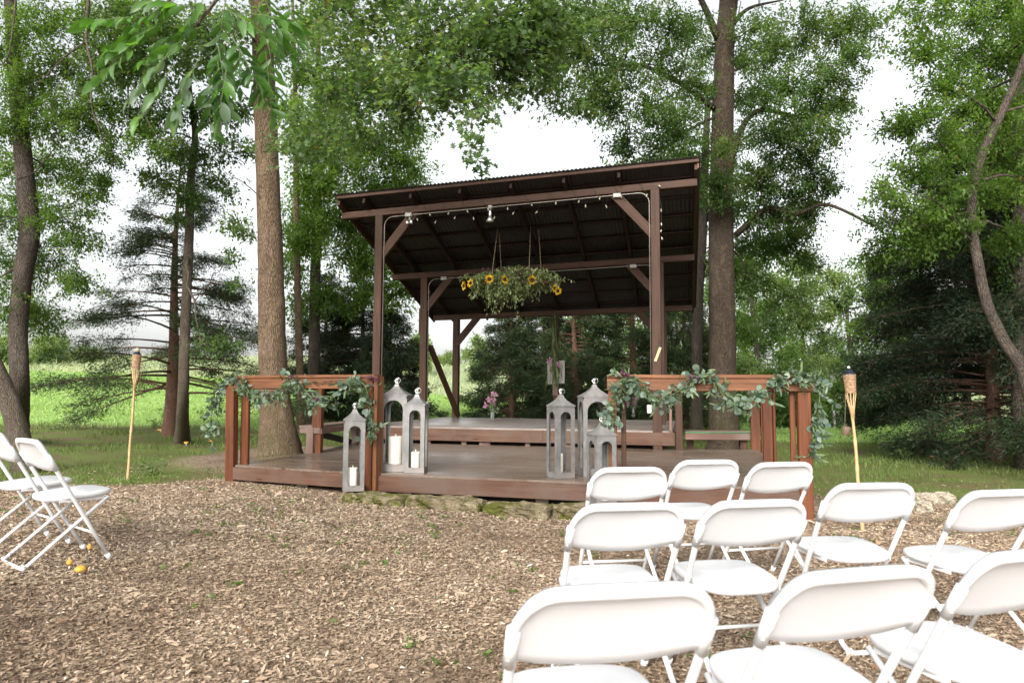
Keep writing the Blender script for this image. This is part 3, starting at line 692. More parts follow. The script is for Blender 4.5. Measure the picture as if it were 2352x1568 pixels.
for i in range(230):
    top=random.uniform(_bz1-.05,_bz1+1.25) if random.random()<.62 else random.uniform(_bz0+.2,_bz1+.1)
    wd=.035 if top>_bz1 else .075
    p=at(bp-VV*.09,top)+U*random.gauss(0.0,wd)+VV*random.gauss(0,.03); C.append(p); D.append(V(random.gauss(0,.16),random.gauss(-.05,.1),-1))
C=np.array(C); l=np.array(sw.location); leaves('grass_stems',C-l,np.array(D),RNG.uniform(.2,.45,len(C)),np.clip(RNG.normal(.25,.25,len(C)),0,1),[(T_NEED[0][0]),(.5,.03,.01),(1,0,-.03),(.5,-.03,.01)] and ([(0,0,0),(.5,.025,.01),(1,0,-.03),(.5,-.025,.01)],[(0,1,2,3)]),L_CHAND,sw,.1)
for dx,dz in ((-.12,.0),(.10,-.12)):
    q=at(bp-VV*.16,_bz1+dz)+U*dx; n=34; leaves('pink_bloom',q-l+RNG.normal(size=(n,3))*.02,unit(n),RNG.uniform(.05,.09,n),RNG.random(n),T_OVAL,L_PINK,sw,.1)
def vase(base,h,label,nfl,hang,blooms=None):
    v=thing('flower_vase',label,'vase',base); B=np.array(base)
    m=MB(); m.lathe(B,[(.0,.004),(.05,.004),(.05,.0),(.052,.01),(.046,h*.5),(.052,h),(.047,h),(.041,h*.5),(.045,.02),(.0,.018)],18); mbuild(m,'glass',M_GLASS,v)
    m=MB(); heads=[]
    for i in range(nfl):
        e=B+V(random.gauss(0,.11),random.gauss(0,.08),h+random.uniform(.05,hang)); heads.append(e)
        m.tube([B+V(random.gauss(0,.015),random.gauss(0,.015),.03),B+V(random.gauss(0,.02),random.gauss(0,.02),h),e],.005,5)
    for i in range(6):
        e=B+V(random.gauss(0,.14),random.gauss(0,.1),h+hang+random.uniform(.1,.45)); m.tube([B+V(0,0,.05),B+V(random.gauss(0,.03),0,h+.1),e],[.004,.003,.002],5)
    mbuild(m,'stems',M_STEM,v)
    for e in heads:
        n=30; leaves('blossom',e-B+RNG.normal(size=(n,3))*.018,unit(n),RNG.uniform(.05,.085,n),RNG.random(n),T_OVAL,L_PINK,v,.1)
    n=60; leaves('greens',V(0,0,h)+RNG.normal(size=(n,3))*np.array([.05,.05,.05]),unit(n)+np.array([0,0,.6]),RNG.uniform(.06,.12,n),RNG.random(n),T_LONG,L_WILLOW,v,.2)
pv=PZ(1131,965,SZ+.004); vase(pv,.26,'glass vase of pink lilies standing at the back of the stage floor',9,.34)
pv=PZ(1455,958,SZ+.004); vase(pv,.30,'glass vase of pink lilies seen behind the right garland on the stage',5,.22)

# ------------------------------------------------------------------ lanterns and candles
def lantern(base,w_,hb,rise,ow,rz,label,group):
    o=thing('lantern',label,'lantern',base,rz,group)
    m=MB(); T=.006
    z0=.27*w_; rad=ow*w_/2; zc_=hb-.30*w_*(.58/ow if ow<.6 else .62)-rad; hw_=w_/2
    inner=[(-rad,z0),(-rad,(z0+zc_)/2)]; outer=[(-hw_,0),(-hw_,(z0+zc_)/2)]
    N_=14
    for i in range(N_+1):
        t=math.pi*(1-i/N_); c,s=math.cos(t),math.sin(t); inner.append((rad*c,zc_+rad*s))
        k=min(hw_/max(abs(c),1e-6),(hb-zc_)/max(s,1e-6)); outer.append((c*k,zc_+s*k))
    inner+= [(rad,(z0+zc_)/2),(rad,z0)]; outer+=[(hw_,(z0+zc_)/2),(hw_,0)]
    n=len(inner)
    for q in range(4):
        ca,sa=math.cos(q*math.pi/2),math.sin(q*math.pi/2)
        def X(p,d): x,y=p[0]*(1-2*d/w_ if abs(p[0])>hw_-1e-6 else 1),-hw_+d; tp=1-.0*p[1]; return (x*ca-y*sa,x*sa+y*ca,p[1])
        vs_=[X(p,0) for p in outer]+[X(p,0) for p in inner]+[X(p,T) for p in outer]+[X(p,T) for p in inner]
        fs_=[]
        for i in range(n-1):
            fs_+= [(i,i+1,n+i+1,n+i)][0:0]+[(n+i,n+i+1,i+1,i)][0:1]
            fs_.append((2*n+i,2*n+i+1,3*n+i+1,3*n+i)); fs_.append((n+i,3*n+i,3*n+i+1,n+i+1))
        fs_.append((n-1,2*n-1,n,0)); fs_.append((2*n,3*n,4*n-1,3*n-1)); fs_.append((2*n-1,4*n-1,3*n,n))
        m.add(vs_,fs_)
    m.build('body',M_GALV,o)
    m=MB(); m.box((0,0,z0-.014),w_-.016,w_-.016,.018,0,.002); m.box((0,0,.008),w_-.014,w_-.014,.012,0,.002); m.build('tray',M_GALV,o)
    m=MB(); lv=9; vs_=[];fs_=[]
    e=hw_+.006
    prof=[(e,hb-.012),(e,hb)]+[(.022+(e-.022)*(1-t/lv)**1.75,hb+rise*(t/lv)) for t in range(1,lv+1)]+[(0,hb+rise+.004)]
    K=6
    for (h_,z_) in prof:
        for q in range(4):
            for i in range(K):
                x=-1+2*i/K; p=[(x,-1),(1,x),(-x,1),(-1,-x)][q]; vs_.append((p[0]*h_,p[1]*h_,z_))
    nn=4*K
    for i in range(len(prof)-1):
        for k_ in range(nn): k2=(k_+1)%nn; fs_.append((i*nn+k_,i*nn+k2,(i+1)*nn+k2,(i+1)*nn+k_))
    fs_.append(tuple(range(nn-1,-1,-1)))
    m.add(vs_,fs_); m.build('roof',M_GALV,o)
    m=MB(); zt=hb+rise; m.lathe((0,0,zt-.006),[(.014,0),(.011,.012),(.016,.018),(.018,.026),(.012,.034),(.010,.04),(.020,.048),(.024,.06),(.018,.074),(0,.082)],16); m.build('finial',M_KNOB,o)
    m=MB(); rp=[(.034*math.cos(t)+.01,.012*math.sin(t)-.01,zt+.036+.03*math.sin(t)+.008) for t in [2*math.pi*i/20 for i in range(21)]]; m.tube(rp,.0022,5); m.build('ring',M_KNOB,o)
    return o,z0
def candle(base,r_,h_,label,group):
    o=thing('candle',label,'candle',base,0,group); m=MB()
    m.lathe((0,0,0),[(r_*.98,0),(r_,.006),(r_,h_-.012),(r_*.96,h_-.003),(r_*.8,h_-.006),(r_*.5,h_-.014),(0,h_-.016)],24); m.build('wax',M_WAX,o)
    m=MB(); m.lathe((0,0,h_-.018),[(.004,0),(.005,.012),(.009,.022),(.006,.036),(0,.048)],8); m.build('flame_tip',M_WICK,o)
BIG=(.325,.905,.135,.70); MED=(.232,.800,.118,.58)
G1='galvanised lanterns beside the stage opening'; G2='white pillar candles inside the lanterns'
def LN(px,py,z,spec,yaw,label,c=None,clab=None,coff=(0,0)):
    p=PZ(px,py,z); d=V(math.sin(yaw),math.cos(yaw),0)       # pixel is the middle of the front bottom edge
    base=p+d*spec[0]/2; base[2]=z
    o,z0=lantern(base,*spec,-yaw,label,G1)
    if c: cb=base.copy(); cb[2]+=z0-.004; cb[0]+=coff[0]; cb[1]+=coff[1]; candle(cb,c[0],c[1],clab,G2)
yv=-AL
LN(901,1083,DZ+.002,BIG,R(4),'tall wide galvanised lantern beside the left railing, holding the fattest candle',(.085,.33),'fattest white pillar candle, inside the tall wide lantern by the left railing',(.0,-.03))
LN(951,1086,DZ+.002,MED,R(4),'slim galvanised lantern on the deck right of the tall wide one, beside the left railing',(.052,.185),'short white candle in the slim lantern on the deck by the left railing',(-.005,-.03))
LN(812,1128,.125,MED,R(-16),'slim galvanised lantern standing on a stone below the left railing corner',(.052,.20),'white candle in the slim lantern standing on the stone left of the opening',(-.0,-.03))
LN(1300,1098,DZ+.002,MED,R(-26),'slim galvanised lantern on the deck left of the right railing, nearest the stage centre',(.045,.21),'white candle in the slim lantern nearest the middle of the deck',(-.02,-.02))
LN(1373,1095,DZ+.002,BIG,R(-6),'tall wide galvanised lantern half hidden by the right railing post')
LN(1394,1164,.10,(.225,.72,.11,.58),R(-20),'slim galvanised lantern below the right railing garland, standing behind the chair backs',(.056,.27),'white candle in the slim lantern behind the front chair backs',(.03,-.01))

# ------------------------------------------------------------------ edging stones
def stone(name,pts,zt,label,cat,group,mat,seed,h=.22,rough=.03,depth=.34):
    """a rough block; pts = left and right front top corner in plan"""
    rs=np.random.default_rng(seed); a,b=[np.asarray(p,float) for p in pts]; d=nrm(b-a); L=np.linalg.norm(b-a); nb=V(-d[1],d[0],0)
    bm=bmesh.new(); bmesh.ops.create_cube(bm,size=1); bmesh.ops.subdivide_edges(bm,edges=bm.edges[:],cuts=13,use_grid_fill=True)
    ph=rs.random(8)*6
    for v in bm.verts:
        x,y,z=v.co; 
        rr=1-.055*(abs(2*x)**6*abs(2*z)**4+abs(2*y)**6*abs(2*z)**4+abs(2*x)**6*abs(2*y)**6)
        x*=rr;y*=rr;z*=rr
        nx=math.sin(x*9+ph[0])*math.sin(y*7+z*5+ph[1]); nz=math.sin(x*7+ph[2]+y*6)*.6+.4*math.sin(x*19+ph[3])*math.sin(y*13); ny=math.sin(x*8+z*6+ph[4])*.6+.5*math.sin(x*21+z*11+ph[5])
        v.co=(x*L+rough*.6*nx+rs.normal(0,.005),y*depth+rough*.8*ny+rs.normal(0,.007),z*h+rough*.55*nz+rs.normal(0,.005))
    me=bpy.data.meshes.new(name); bm.to_mesh(me); bm.free(); me.materials.append(mat)
    o=bpy.data.objects.new(name,me); COL.objects.link(o); c=(a+b)/2+nb*depth/2
    o.location=(c[0],c[1],zt-h/2); o.rotation_euler=(rs.normal(0,.02),rs.normal(0,.015),math.atan2(d[1],d[0])); return tag(o,label,cat,group)
import bmesh
GS='rough mossy stones edging the deck front'
def G2D(x,y,z=.10): p=PZ(x,y,z); return V(p[0],p[1],0)
stone('edging_stone',(G2D(768,1138),G2D(922,1150)),.118,'mossy step stone under the lantern, left end of the row before the deck','stone',GS,M_STONE,1,.22,.03,.40)
stone('edging_stone',(G2D(924,1148),G2D(1098,1161)),.125,'longest mossy edging stone, thickest moss, right of the stone carrying the lantern','stone',GS,M_STONE,2,.24,.035,.36)
stone('edging_stone',(G2D(1103,1160),G2D(1257,1170)),.105,'flat pale mossy stone below the deck support block, middle of the opening','stone',GS,M_STONE,3,.22,.03,.32)
stone('edging_stone',(G2D(1263,1168),G2D(1440,1174)),.105,'mossy edging stone partly hidden by the chair backs, under the right lantern','stone',GS,M_STONE,4,.22,.035,.42)
GR_='small pale rocks in the grass right of the deck'
for i,(px,py,L,h,lb) in enumerate(((2135,1158,.26,.14,'pale rounded rock between the two right chair backs, biggest of the little pile'),(2178,1155,.24,.13,'pale rock at the right of the little rock pile beyond the chairs'),(2128,1176,.2,.11,'pale rock lying lowest in the little pile beyond the right chairs'),(2085,1180,.12,.07,'smallest pale rock, tucked by the chair frame near the little pile'))):
    p=GR(px,py); stone('rock',(V(p[0]-L/2,p[1],0),V(p[0]+L/2,p[1]+.03,0)),h*.75,lb,'rock',GR_,M_ROCK,20+i,h,.03,L*.8)

# ------------------------------------------------------------------ folding chairs
CW=.229; HT=.79; SH=.44
def by(z): return -.25+(HT-z)*.575          # back tube line
def make_chair(name,label,group):
    o=thing(name,label,'folding chair',(0,0,0),0,group); r_=.0125
    pts=[]
    pts.append(V(-.205,by(.012),.012)); pts.append(V(-.21,by(.25),.25)); pts.append(V(-CW+.008,by(SH),SH)); pts.append(V(-CW+.002,by(.60),.60))
    cr=.095
    for i in range(9):
        t=math.pi-(math.pi/2)*i/8; z=HT-.014-cr+cr*math.sin(t); pts.append(V(-CW+.002+cr+cr*math.cos(t),by(z),z))
    pts=pts+[V(-p[0],p[1],p[2]) for p in reversed(pts)]
    m=MB(); m.tube(pts,r_,10); m.build('back_frame',M_CHAIRT,o)
    # backrest shell
    m=MB(); n=26; rws=7; w2=CW-.001; vs_=[];fs_=[]
    def zt(x): 
        ax=abs(x); c=w2-cr
        return HT-cr+math.sqrt(max(0,cr*cr-(ax-c)**2)) if ax>c else HT
    def zb_(x): q=x/w2; return .585+.030*q*q+.012*q**6
    for layer in (0,1):
        for i in range(n+1):
            x=w2*math.sin(math.pi/2*(-1+2*i/n)); a=zb_(x); b=max(zt(x),a+.01)
            for j in range(rws+1):
                f=j/rws; z=a+(b-a)*f; e=max(abs(x)/w2,0); rim=(1-min(1,(w2-abs(x))/.03)) ; rim=max(rim,1-min(1,(b-z)/.035))
                dep=-.004-.020*(1-e*e)*(1-abs(2*f-1)**3*.6)+ (.0 if layer else .0)
                th=(.005+.010*max(0,rim)) * (1 if layer else -1)
                y=by(z)+(-dep if False else .018*(1-e*e)) 
                vs_.append((x,y+th,z+(.004*rim if j==rws else 0)))
    st=rws+1; of=(n+1)*st
    for i in range(n):
        for j in range(rws):
            a=i*st+j; fs_.append((a,a+st,a+st+1,a+1)); b=a+of; fs_.append((b,b+1,b+st+1,b+st))
        fs_.append((i*st,i*st+of,(i+1)*st+of,(i+1)*st)); fs_.append((i*st+rws,(i+1)*st+rws,(i+1)*st+rws+of,i*st+rws+of))
    for j in range(rws):
        fs_.append((j,j+1,j+1+of,j+of)); a=n*st+j; fs_.append((a,a+of,a+of+1,a+1))
    m.add(vs_,fs_,None,True)
    for sg in (-1,1):           # wrapped side sleeves and rivets
        m.tube([V(sg*(CW-.001),by(.605),.605),V(sg*(CW-.001),by(.70),.70)],.0165,10)
    for sg in (-1,1):
        for z in (.625,.69): m.lathe(V(sg*(CW+.005),by(z)-.012,z),[(.005,0),(.004,.004),(0,.005)],8,axis=V(sg*.5,-1,-.2))
    m.build('backrest',M_CHAIR,o)
    # seat
    m=MB(); N_=44; rings=[(.90,-.034),(.97,-.03),(1.0,-.018),(1.0,-.006),(.975,.003),(.92,.006),(.75,.001),(.45,-.006),(.15,-.008)]
    vs_=[];fs_=[]
    for sc,zz in rings:
        for k in range(N_):
            t=2*math.pi*k/N_; c,s=math.cos(t),math.sin(t); e=3.2
            x=math.copysign(abs(c)**(2/e),c); y=math.copysign(abs(s)**(2/e),s)
            wx=.192+.016*y; vs_.append((x*wx*sc,.03+y*.205*sc,SH+zz+.010*y-.01*(y>.0)*max(0,y-.75)*2))
    L_=len(rings)
    for i in range(L_-1):
        for k in range(N_): k2=(k+1)%N_; fs_.append((i*N_+k,i*N_+k2,(i+1)*N_+k2,(i+1)*N_+k))
    fs_.append(tuple(range(N_-1,-1,-1))); fs_.append(tuple((L_-1)*N_+k for k in range(N_)))
    m.add(vs_,fs_,None,True); m.build('seat',M_CHAIR,o)
    # rear leg frame: from under the seat front down to the back
    pts=[V(-.178,.185,SH-.035),V(-.182,-.05,.212),V(-.186,-.235,.055)]
    for i in range(6):
        t=math.pi/2*i/5; pts.append(V(-.186+.03*(1-math.cos(t)),-.235-.03*math.sin(t)*.75-.005*i,.055-.035*math.sin(t)*.95))
    pts=pts+[V(-p[0],p[1],p[2]) for p in reversed(pts)]
    m=MB(); m.tube(pts,.0115,8); m.build('rear_leg_frame',M_CHAIRT,o)
    m=MB(); m.tube([V(-.207,by(.185),.185),V(.207,by(.185),.185)],.009,8)
    m.build('crossbar',M_CHAIRT,o)
    m=MB(); m.tube([V(-.18,.17,SH-.045),V(.18,.17,SH-.045)],.009,8)
    for sg in (-1,1): m.bar(V(sg*.172,-.10,SH-.038),V(sg*.172,.16,SH-.038),.006,.02,Z3)
    m.build('seat_bracket',M_CHAIRT,o)
    for sg in (-1,1):
        a=V(sg*.205,by(.012),.012); d=nrm(V(0,by(0)-by(.4),-.4)); m=MB(); m.tube([a-d*.03,a-d*.028,a+d*.006,a+d*.008],[.013,.0165,.0165,.012],10); m.build('foot_cap',M_CAP,o)
        a=V(sg*.176,-.272,.02); m=MB(); m.tube([a+V(0,.0,.022),a+V(0,-.004,-.018)],[.0145,.0165],10); m.build('foot_cap',M_CAP,o)
    return o
CG='white folding chairs set out in rows'
chairs=[ # back-top pixel (x,y), facing angle (clockwise from +Y), label
 (1450,1079,-9,'white folding chair right before the right lanterns, in the row nearest the deck'),
 (1628,1061,-11,'white folding chair in the middle of the row nearest the deck, right of the lanterns'),
 (1802,1066,-14,'white folding chair just before the railing corner post, in the row nearest the deck'),
 (1450,1162,-9,'white folding chair on the aisle in the second row from the camera'),
 (1745,1155,-11,'white folding chair in the second row whose whole square seat shows, middle of the block'),
 (2010,1116,-7,'white folding chair directly in front of the right bamboo torch'),
 (2312,1130,-12,'white folding chair beside the pale rocks, its back cut by the right edge'),
 (1430,1368,-10,'largest white folding chair, nearest the camera, its seat cut by the picture bottom'),
 (1993,1322,-15,'large white folding chair in the nearest row, middle one of the three'),
 (2388,1268,-18,'large white folding chair whose back is cut by the right edge, wide seat in view'),
]
proto=None
for (px,py,fa,lb) in chairs:
    p=PZ(px,py,HT); f=R(fa); fw=V(math.sin(f),math.cos(f),0); loc=p+fw*.25; loc[2]=float(gz(loc[0],loc[1]))
    if proto is None: proto=make_chair('folding_chair',lb,CG); o=proto
    else: o=copy_tree(proto); o['label']=lb
    o.location=tuple(loc); o.rotation_euler=(0,0,-f)
for (px,py,fa,lb) in ((58,1008,38,'white folding chair seen from the side across the aisle, its crossed legs fully in view'),(-22,980,38,'white folding chair half cut off by the left edge, across the aisle')):
    p=PZ(px,py,HT+.15); p=PZ(px,py,HT+float(gz(p[0],p[1]))); f=R(fa); fw=V(math.sin(f),math.cos(f),0); loc=p+fw*.25; loc[2]=float(gz(loc[0],loc[1]))
    o=copy_tree(proto); o['label']=lb; o.location=tuple(loc); o.rotation_euler=(0,0,-f)

# ------------------------------------------------------------------ bamboo torches
def torch(base,top,label,snuff):
    o=thing('bamboo_torch',label,'torch',base,0,'bamboo garden torches either side of the deck'); l=np.array(base); B=np.array(base)*0; T_=np.array(top)-l
    ax=nrm(T_); L=np.linalg.norm(T_); P=lambda f: T_*(1-f)      # f = fraction from the top
    d,a,b=frame(ax)
    m=MB(); pts=[];rad=[]
    nseg=24
    for i in range(nseg+1):
        f=1.02-(1.02-.24)*i/nseg; w_=.0025*math.sin(i*.5); pts.append(P(f)+a*w_); rad.append(.0165-.004*(i/nseg)+(.0028 if i%5==2 else 0))
    m.tube(pts,rad,10); m.build('pole',M_BAMBOO,o)
    m=MB()
    for k in range(9):
        t=2*math.pi*k/9; q=a*math.cos(t)+b*math.sin(t); m.tube([P(.325)+q*.012,P(.27)+q*.018,P(.165)+q*.044],.0042,5)
    m.build('struts',M_BAMBOO,o)
    m=MB(); n=36; rows_=12; vs_=[];fs_=[]
    for j in range(rows_*2+1):
        f=.168-(.168-.05)*j/(rows_*2); rr0=.045+.010*j/(rows_*2)
        for k in range(n):
            t=2*math.pi*k/n; rr=rr0+.0017*(1 if ((k//2)+(j//2))%2 else -1)+(-.0016 if j%2==0 else .001); vs_.append(P(f)+a*(rr*math.cos(t))+b*(rr*math.sin(t)))
    for j in range(rows_*2):
        for k in range(n): k2=(k+1)%n; fs_.append((j*n+k,j*n+k2,(j+1)*n+k2,(j+1)*n+k))
    m.add(vs_,fs_,None,False); m.build('woven_basket',M_WEAVE,o)
    m=MB(); m.lathe(P(.056),[(.05,0),(.054,.004),(.054,.012),(.046,.02),(.034,.034),(.028,.05),(.02,.056),(.018,.07),(.0,.072)],20,axis=ax); m.build('oil_can',M_CAN,o)
    m=MB(); m.lathe(P(.012),[(.012,-.01),(.012,.02),(0,.024)],10,axis=ax); m.build('wick',M_WICK if snuff else M_BAMBOO,o)
    if not snuff:
        m=MB(); m.lathe(P(.034),[(.03,0),(.030,.03),(.026,.046),(0,.05)],16,axis=ax); m.build('snuffer_cap',M_ROCK,o)
        m=MB(); m.tube([P(.01),P(.03)+a*.055,P(.18)+a*.07,P(.32)+a*.05],.003,5); m.build('cord',M_ROPE,o)
    else:
        q=P(.42)-a*.045*0+V(-.085,0,-.0); 
        m=MB(); m.lathe(q,[(.034,.0),(.036,.004),(.036,.066),(.030,.074),(0,.075)],18,axis=nrm(V(.1,-.35,1))); m.lathe(q,[(.030,.002),(.030,.05),(0,.051)],18,axis=nrm(V(.1,-.35,1))); m.build('snuffer_cap',M_CEDARC,o)
        m=MB(); m.tube([P(.17)+V(-.05,0,0),P(.3)+V(-.07,0,0),q+Z3*.075],.002,5); m.build('cord',M_ROPE,o)
M_CEDARC=plain('snuffer_brown',(.14,.09,.06),.6)
b_=GR(293,1101); t_=PY(316,799,b_[1]-.02); torch(b_,t_,'bamboo torch with a woven basket head, standing at the grass edge left of the deck',False)
b_=GR(1981,1219); t_=PY(1949,842,b_[1]+.10); torch(b_,t_,'leaning bamboo torch with its snuffer cap dangling, behind the right chairs',True)

# ------------------------------------------------------------------ eucalyptus garlands
def spline(pts,n):
    pts=[np.asarray(p,float) for p in pts]; P_=[pts[0]*2-pts[1]]+pts+[pts[-1]*2-pts[-2]]; out=[]
    for i in range(1,len(P_)-2):
        p0,p1,p2,p3=P_[i-1:i+3]
        for k in range(n):
            t=k/n; out.append(.5*((2*p1)+(-p0+p2)*t+(2*p0-5*p1+4*p2-p3)*t*t+(-p0+3*p1-3*p2+p3)*t**3))
    out.append(pts[-1]); return out
def garland(path,label,berry):
    pts=spline(path,8); g=thing('garland',label,'garland',pts[len(pts)//2]); l=np.array(g.location)
    m=MB(); m.tube([p-l for p in pts],.006,6); m.build('stem',M_STEM,g)
    C=[];D=[];C2=[];D2=[]
    tw=MB()
    for i in range(len(pts)-1):
        seg=pts[i+1]-pts[i]; sl_=np.linalg.norm(seg); d=nrm(seg)
        k=max(1,int(sl_/.0078))
        for j in range(k):
            p=pts[i]+seg*random.random(); side=nrm(RNG.normal(size=3)); side=side-d*np.dot(side,d)*.6; q=p+side*abs(random.gauss(0,.052))
            dd=side+d*random.choice((-.5,.9))+V(0,-.2,-.35)
            if random.random()<.55: C.append(q); D.append(dd)
            else: C2.append(q); D2.append(dd)
        if i%3==0:       # loose sprigs
            L=random.uniform(.07,.17); side=nrm(RNG.normal(size=3)+V(0,-.3,-.5)); e=pts[i]+side*L; tw.tube([pts[i]-l,e-l],.003,4)
            for j in range(7):
                q=pts[i]+side*L*(j+1)/7; (C if random.random()<.5 else C2).append(q); (D if len(C)>len(D) else D2).append(side+RNG.normal(size=3)*.7)
    tw.build('sprigs',M_STEM,g)
    C=np.array(C);D=np.array(D); leaves('round_leaves',C-l,D,RNG.uniform(.042,.078,len(C)),np.clip(RNG.normal(.5,.25,len(C)),0,1),T_ROUND,L_EUC,g,.25)
    C2=np.array(C2);D2=np.array(D2); leaves('narrow_leaves',C2-l,D2,RNG.uniform(.075,.125,len(C2)),np.clip(RNG.normal(.45,.25,len(C2)),0,1),T_LONG,L_WILLOW,g,.25)
    for q in berry:
        n=38; leaves('purple_bloom',q-l+RNG.normal(size=(n,3))*.014,unit(n)+np.array([0,0,.5]),RNG.uniform(.024,.042,n),RNG.random(n),T_OVAL,L_PURPLE,g,.2)
def rail_pt(A,B,n_,px,py,o=-.085):
    A2=A+n_*-o; B2=B+n_*-o; d=ray(px,py); k=d[0]/d[1]; e=B2-A2; s=(k*A2[1]-A2[0])/(e[0]-k*e[1]); q=A2+e*s; return PY(px,py,q[1])
gl_=[(489,1003,-.05),(484,965,-.05),(492,925,-.02),(506,890,-.02),(524,868,-.03),(548,873,-.10),(562,892,-.09),(580,906),(612,914),(640,905),(657,884),(668,868,-.10),(684,876,-.12),(700,896),(722,916),(744,926),(766,914),(786,890),(806,874,-.12),(828,876,-.12),(843,896,-.12),(848,925,-.12),(852,955,-.12),(857,985,-.12),(860,1002,-.12)]
pg=[rail_pt(Lc,Lr,nl,q[0],q[1],q[2] if len(q)>2 else -.09) for q in gl_]
garland(pg,'grey-green eucalyptus garland swagged along the left railing',[rail_pt(Lc,Lr,nl,x,y,-.13) for x,y in ((545,880),(672,866),(612,908),(728,918),(848,868),(862,872))])
gr_=[(1380,984,-.16),(1392,962,-.14),(1408,938,-.14),(1424,908,-.14),(1432,880,-.14),(1440,866,-.12),(1462,884,-.12),(1490,902),(1515,916),(1545,906),(1572,888),(1590,868,-.11),(1610,860,-.11),(1634,868,-.12),(1650,888,-.12),(1664,910,-.11),(1690,914),(1716,920),(1742,905),(1764,886,-.11),(1790,872,-.11),(1822,864,-.10),(1850,864,-.10),(1870,872,-.06),(1882,892,-.05),(1882,920,-.05),(1878,948,-.05),(1880,978,-.05),(1876,1008,-.05),(1866,1034,-.05),(1846,1052,-.05)]
pg=[rail_pt(Ra,Rb,nr,q[0],q[1],q[2] if len(q)>2 else -.10) for q in gr_]
garland(pg,'grey-green eucalyptus garland draped over the right railing and hanging off its end post',[rail_pt(Ra,Rb,nr,x,y,-.15) for x,y in ((1432,860),(1440,864),(1588,868),(1600,872))])

# ------------------------------------------------------------------ ground
def vnoise(x,y,sc,seed=0):
    rs=np.random.default_rng(seed); tb=rs.random((64,64)); x=np.asarray(x)*sc+100; y=np.asarray(y)*sc+100
    xi=np.floor(x).astype(int); yi=np.floor(y).astype(int); fx=x-xi; fy=y-yi; fx=fx*fx*(3-2*fx); fy=fy*fy*(3-2*fy)
    g=lambda a,b: tb[a%64,b%64]
    return (g(xi,yi)*(1-fx)+g(xi+1,yi)*fx)*(1-fy)+(g(xi,yi+1)*(1-fx)+g(xi+1,yi+1)*fx)*fy
def fbm(x,y,sc,seed=0): return (vnoise(x,y,sc,seed)+.5*vnoise(x,y,sc*2.1,seed+1)+.25*vnoise(x,y,sc*4.3,seed+2))/1.75
def grassy(x,y):
    """0 = wood-chip mulch, 1 = grass"""
    x=np.asarray(x,float); y=np.asarray(y,float); n=fbm(x,y,.55,3)-.5
    yb=np.interp(x,[-9,-4.4,-3.6,-2,2.5,3.4,9],[7.3,8.2,8.8,14.5,13.5,7.6,7.2])
    g=np.clip((y+n*1.6-yb)/.5,0,1)
    e=np.hypot((x+3.6)/1.9,(y-12.6)/2.3)          # bare soil round the trunk and behind the deck
    g=g*np.clip((e+n*.8-1)/.25,0,1)
    return g
def lawn(x,y): 
    n=fbm(x,y,.25,9)-.5; return np.clip((np.asarray(y)+n*3-np.interp(x,[-40,-6,3,9,40],[15.8,16.8,19,17.5,22]))/1.2,0,1)
def field(x,y): 
    n=fbm(x,y,.12,5)-.5; a=np.asarray(x)/np.maximum(y,4); yb=np.interp(a,[-.8,-.1,.2,.6],[45,45,36,30]); return np.clip((np.asarray(y)+n*5-yb)/2,0,1)
def axis_pts(lo,hi,d0,near0,near1,g=1.10):
    a=list(np.arange(near0,near1,d0)); d=d0; x=near1
    while x<hi: a.append(x); d*=g; x+=d
    a.append(hi); d=d0; x=near0-d0
    while x>lo: a.insert(0,x); d*=g; x-=d
    a.insert(0,lo); return np.array(a)
xs=axis_pts(-420,420,.16,-9,9); ys=axis_pts(-40,520,.14,1.5,14,1.07)
XX,YY=np.meshgrid(xs,ys); ZZ=gz(XX,YY); GG=grassy(XX,YY)
ZZ=ZZ+(fbm(XX,YY,3.2,21)-.5)*.035*np.clip(1-YY/30,0,1)-GG*.012
nx,ny=len(xs),len(ys)
me=bpy.data.meshes.new('ground'); vv=np.stack([XX,YY,ZZ],-1).reshape(-1,3)
I=np.arange(nx*ny).reshape(ny,nx); q=np.stack([I[:-1,:-1],I[:-1,1:],I[1:,1:],I[1:,:-1]],-1).reshape(-1,4)
me.vertices.add(len(vv)); me.vertices.foreach_set('co',vv.astype(np.float32).ravel()); me.loops.add(q.size); me.loops.foreach_set('vertex_index',q.ravel().astype(np.int32))
me.polygons.add(len(q)); me.polygons.foreach_set('loop_start',(np.arange(len(q))*4).astype(np.int32)); me.polygons.foreach_set('loop_total',np.full(len(q),4,np.int32))
for nm,arr in (('grassy',GG),('lawn',lawn(XX,YY)),('field',field(XX,YY))):
    at_=me.attributes.new(nm,'FLOAT','POINT'); at_.data.foreach_set('value',np.asarray(arr,np.float32).ravel())
me.update(calc_edges=True); me.polygons.foreach_set('use_smooth',[True]*len(q))
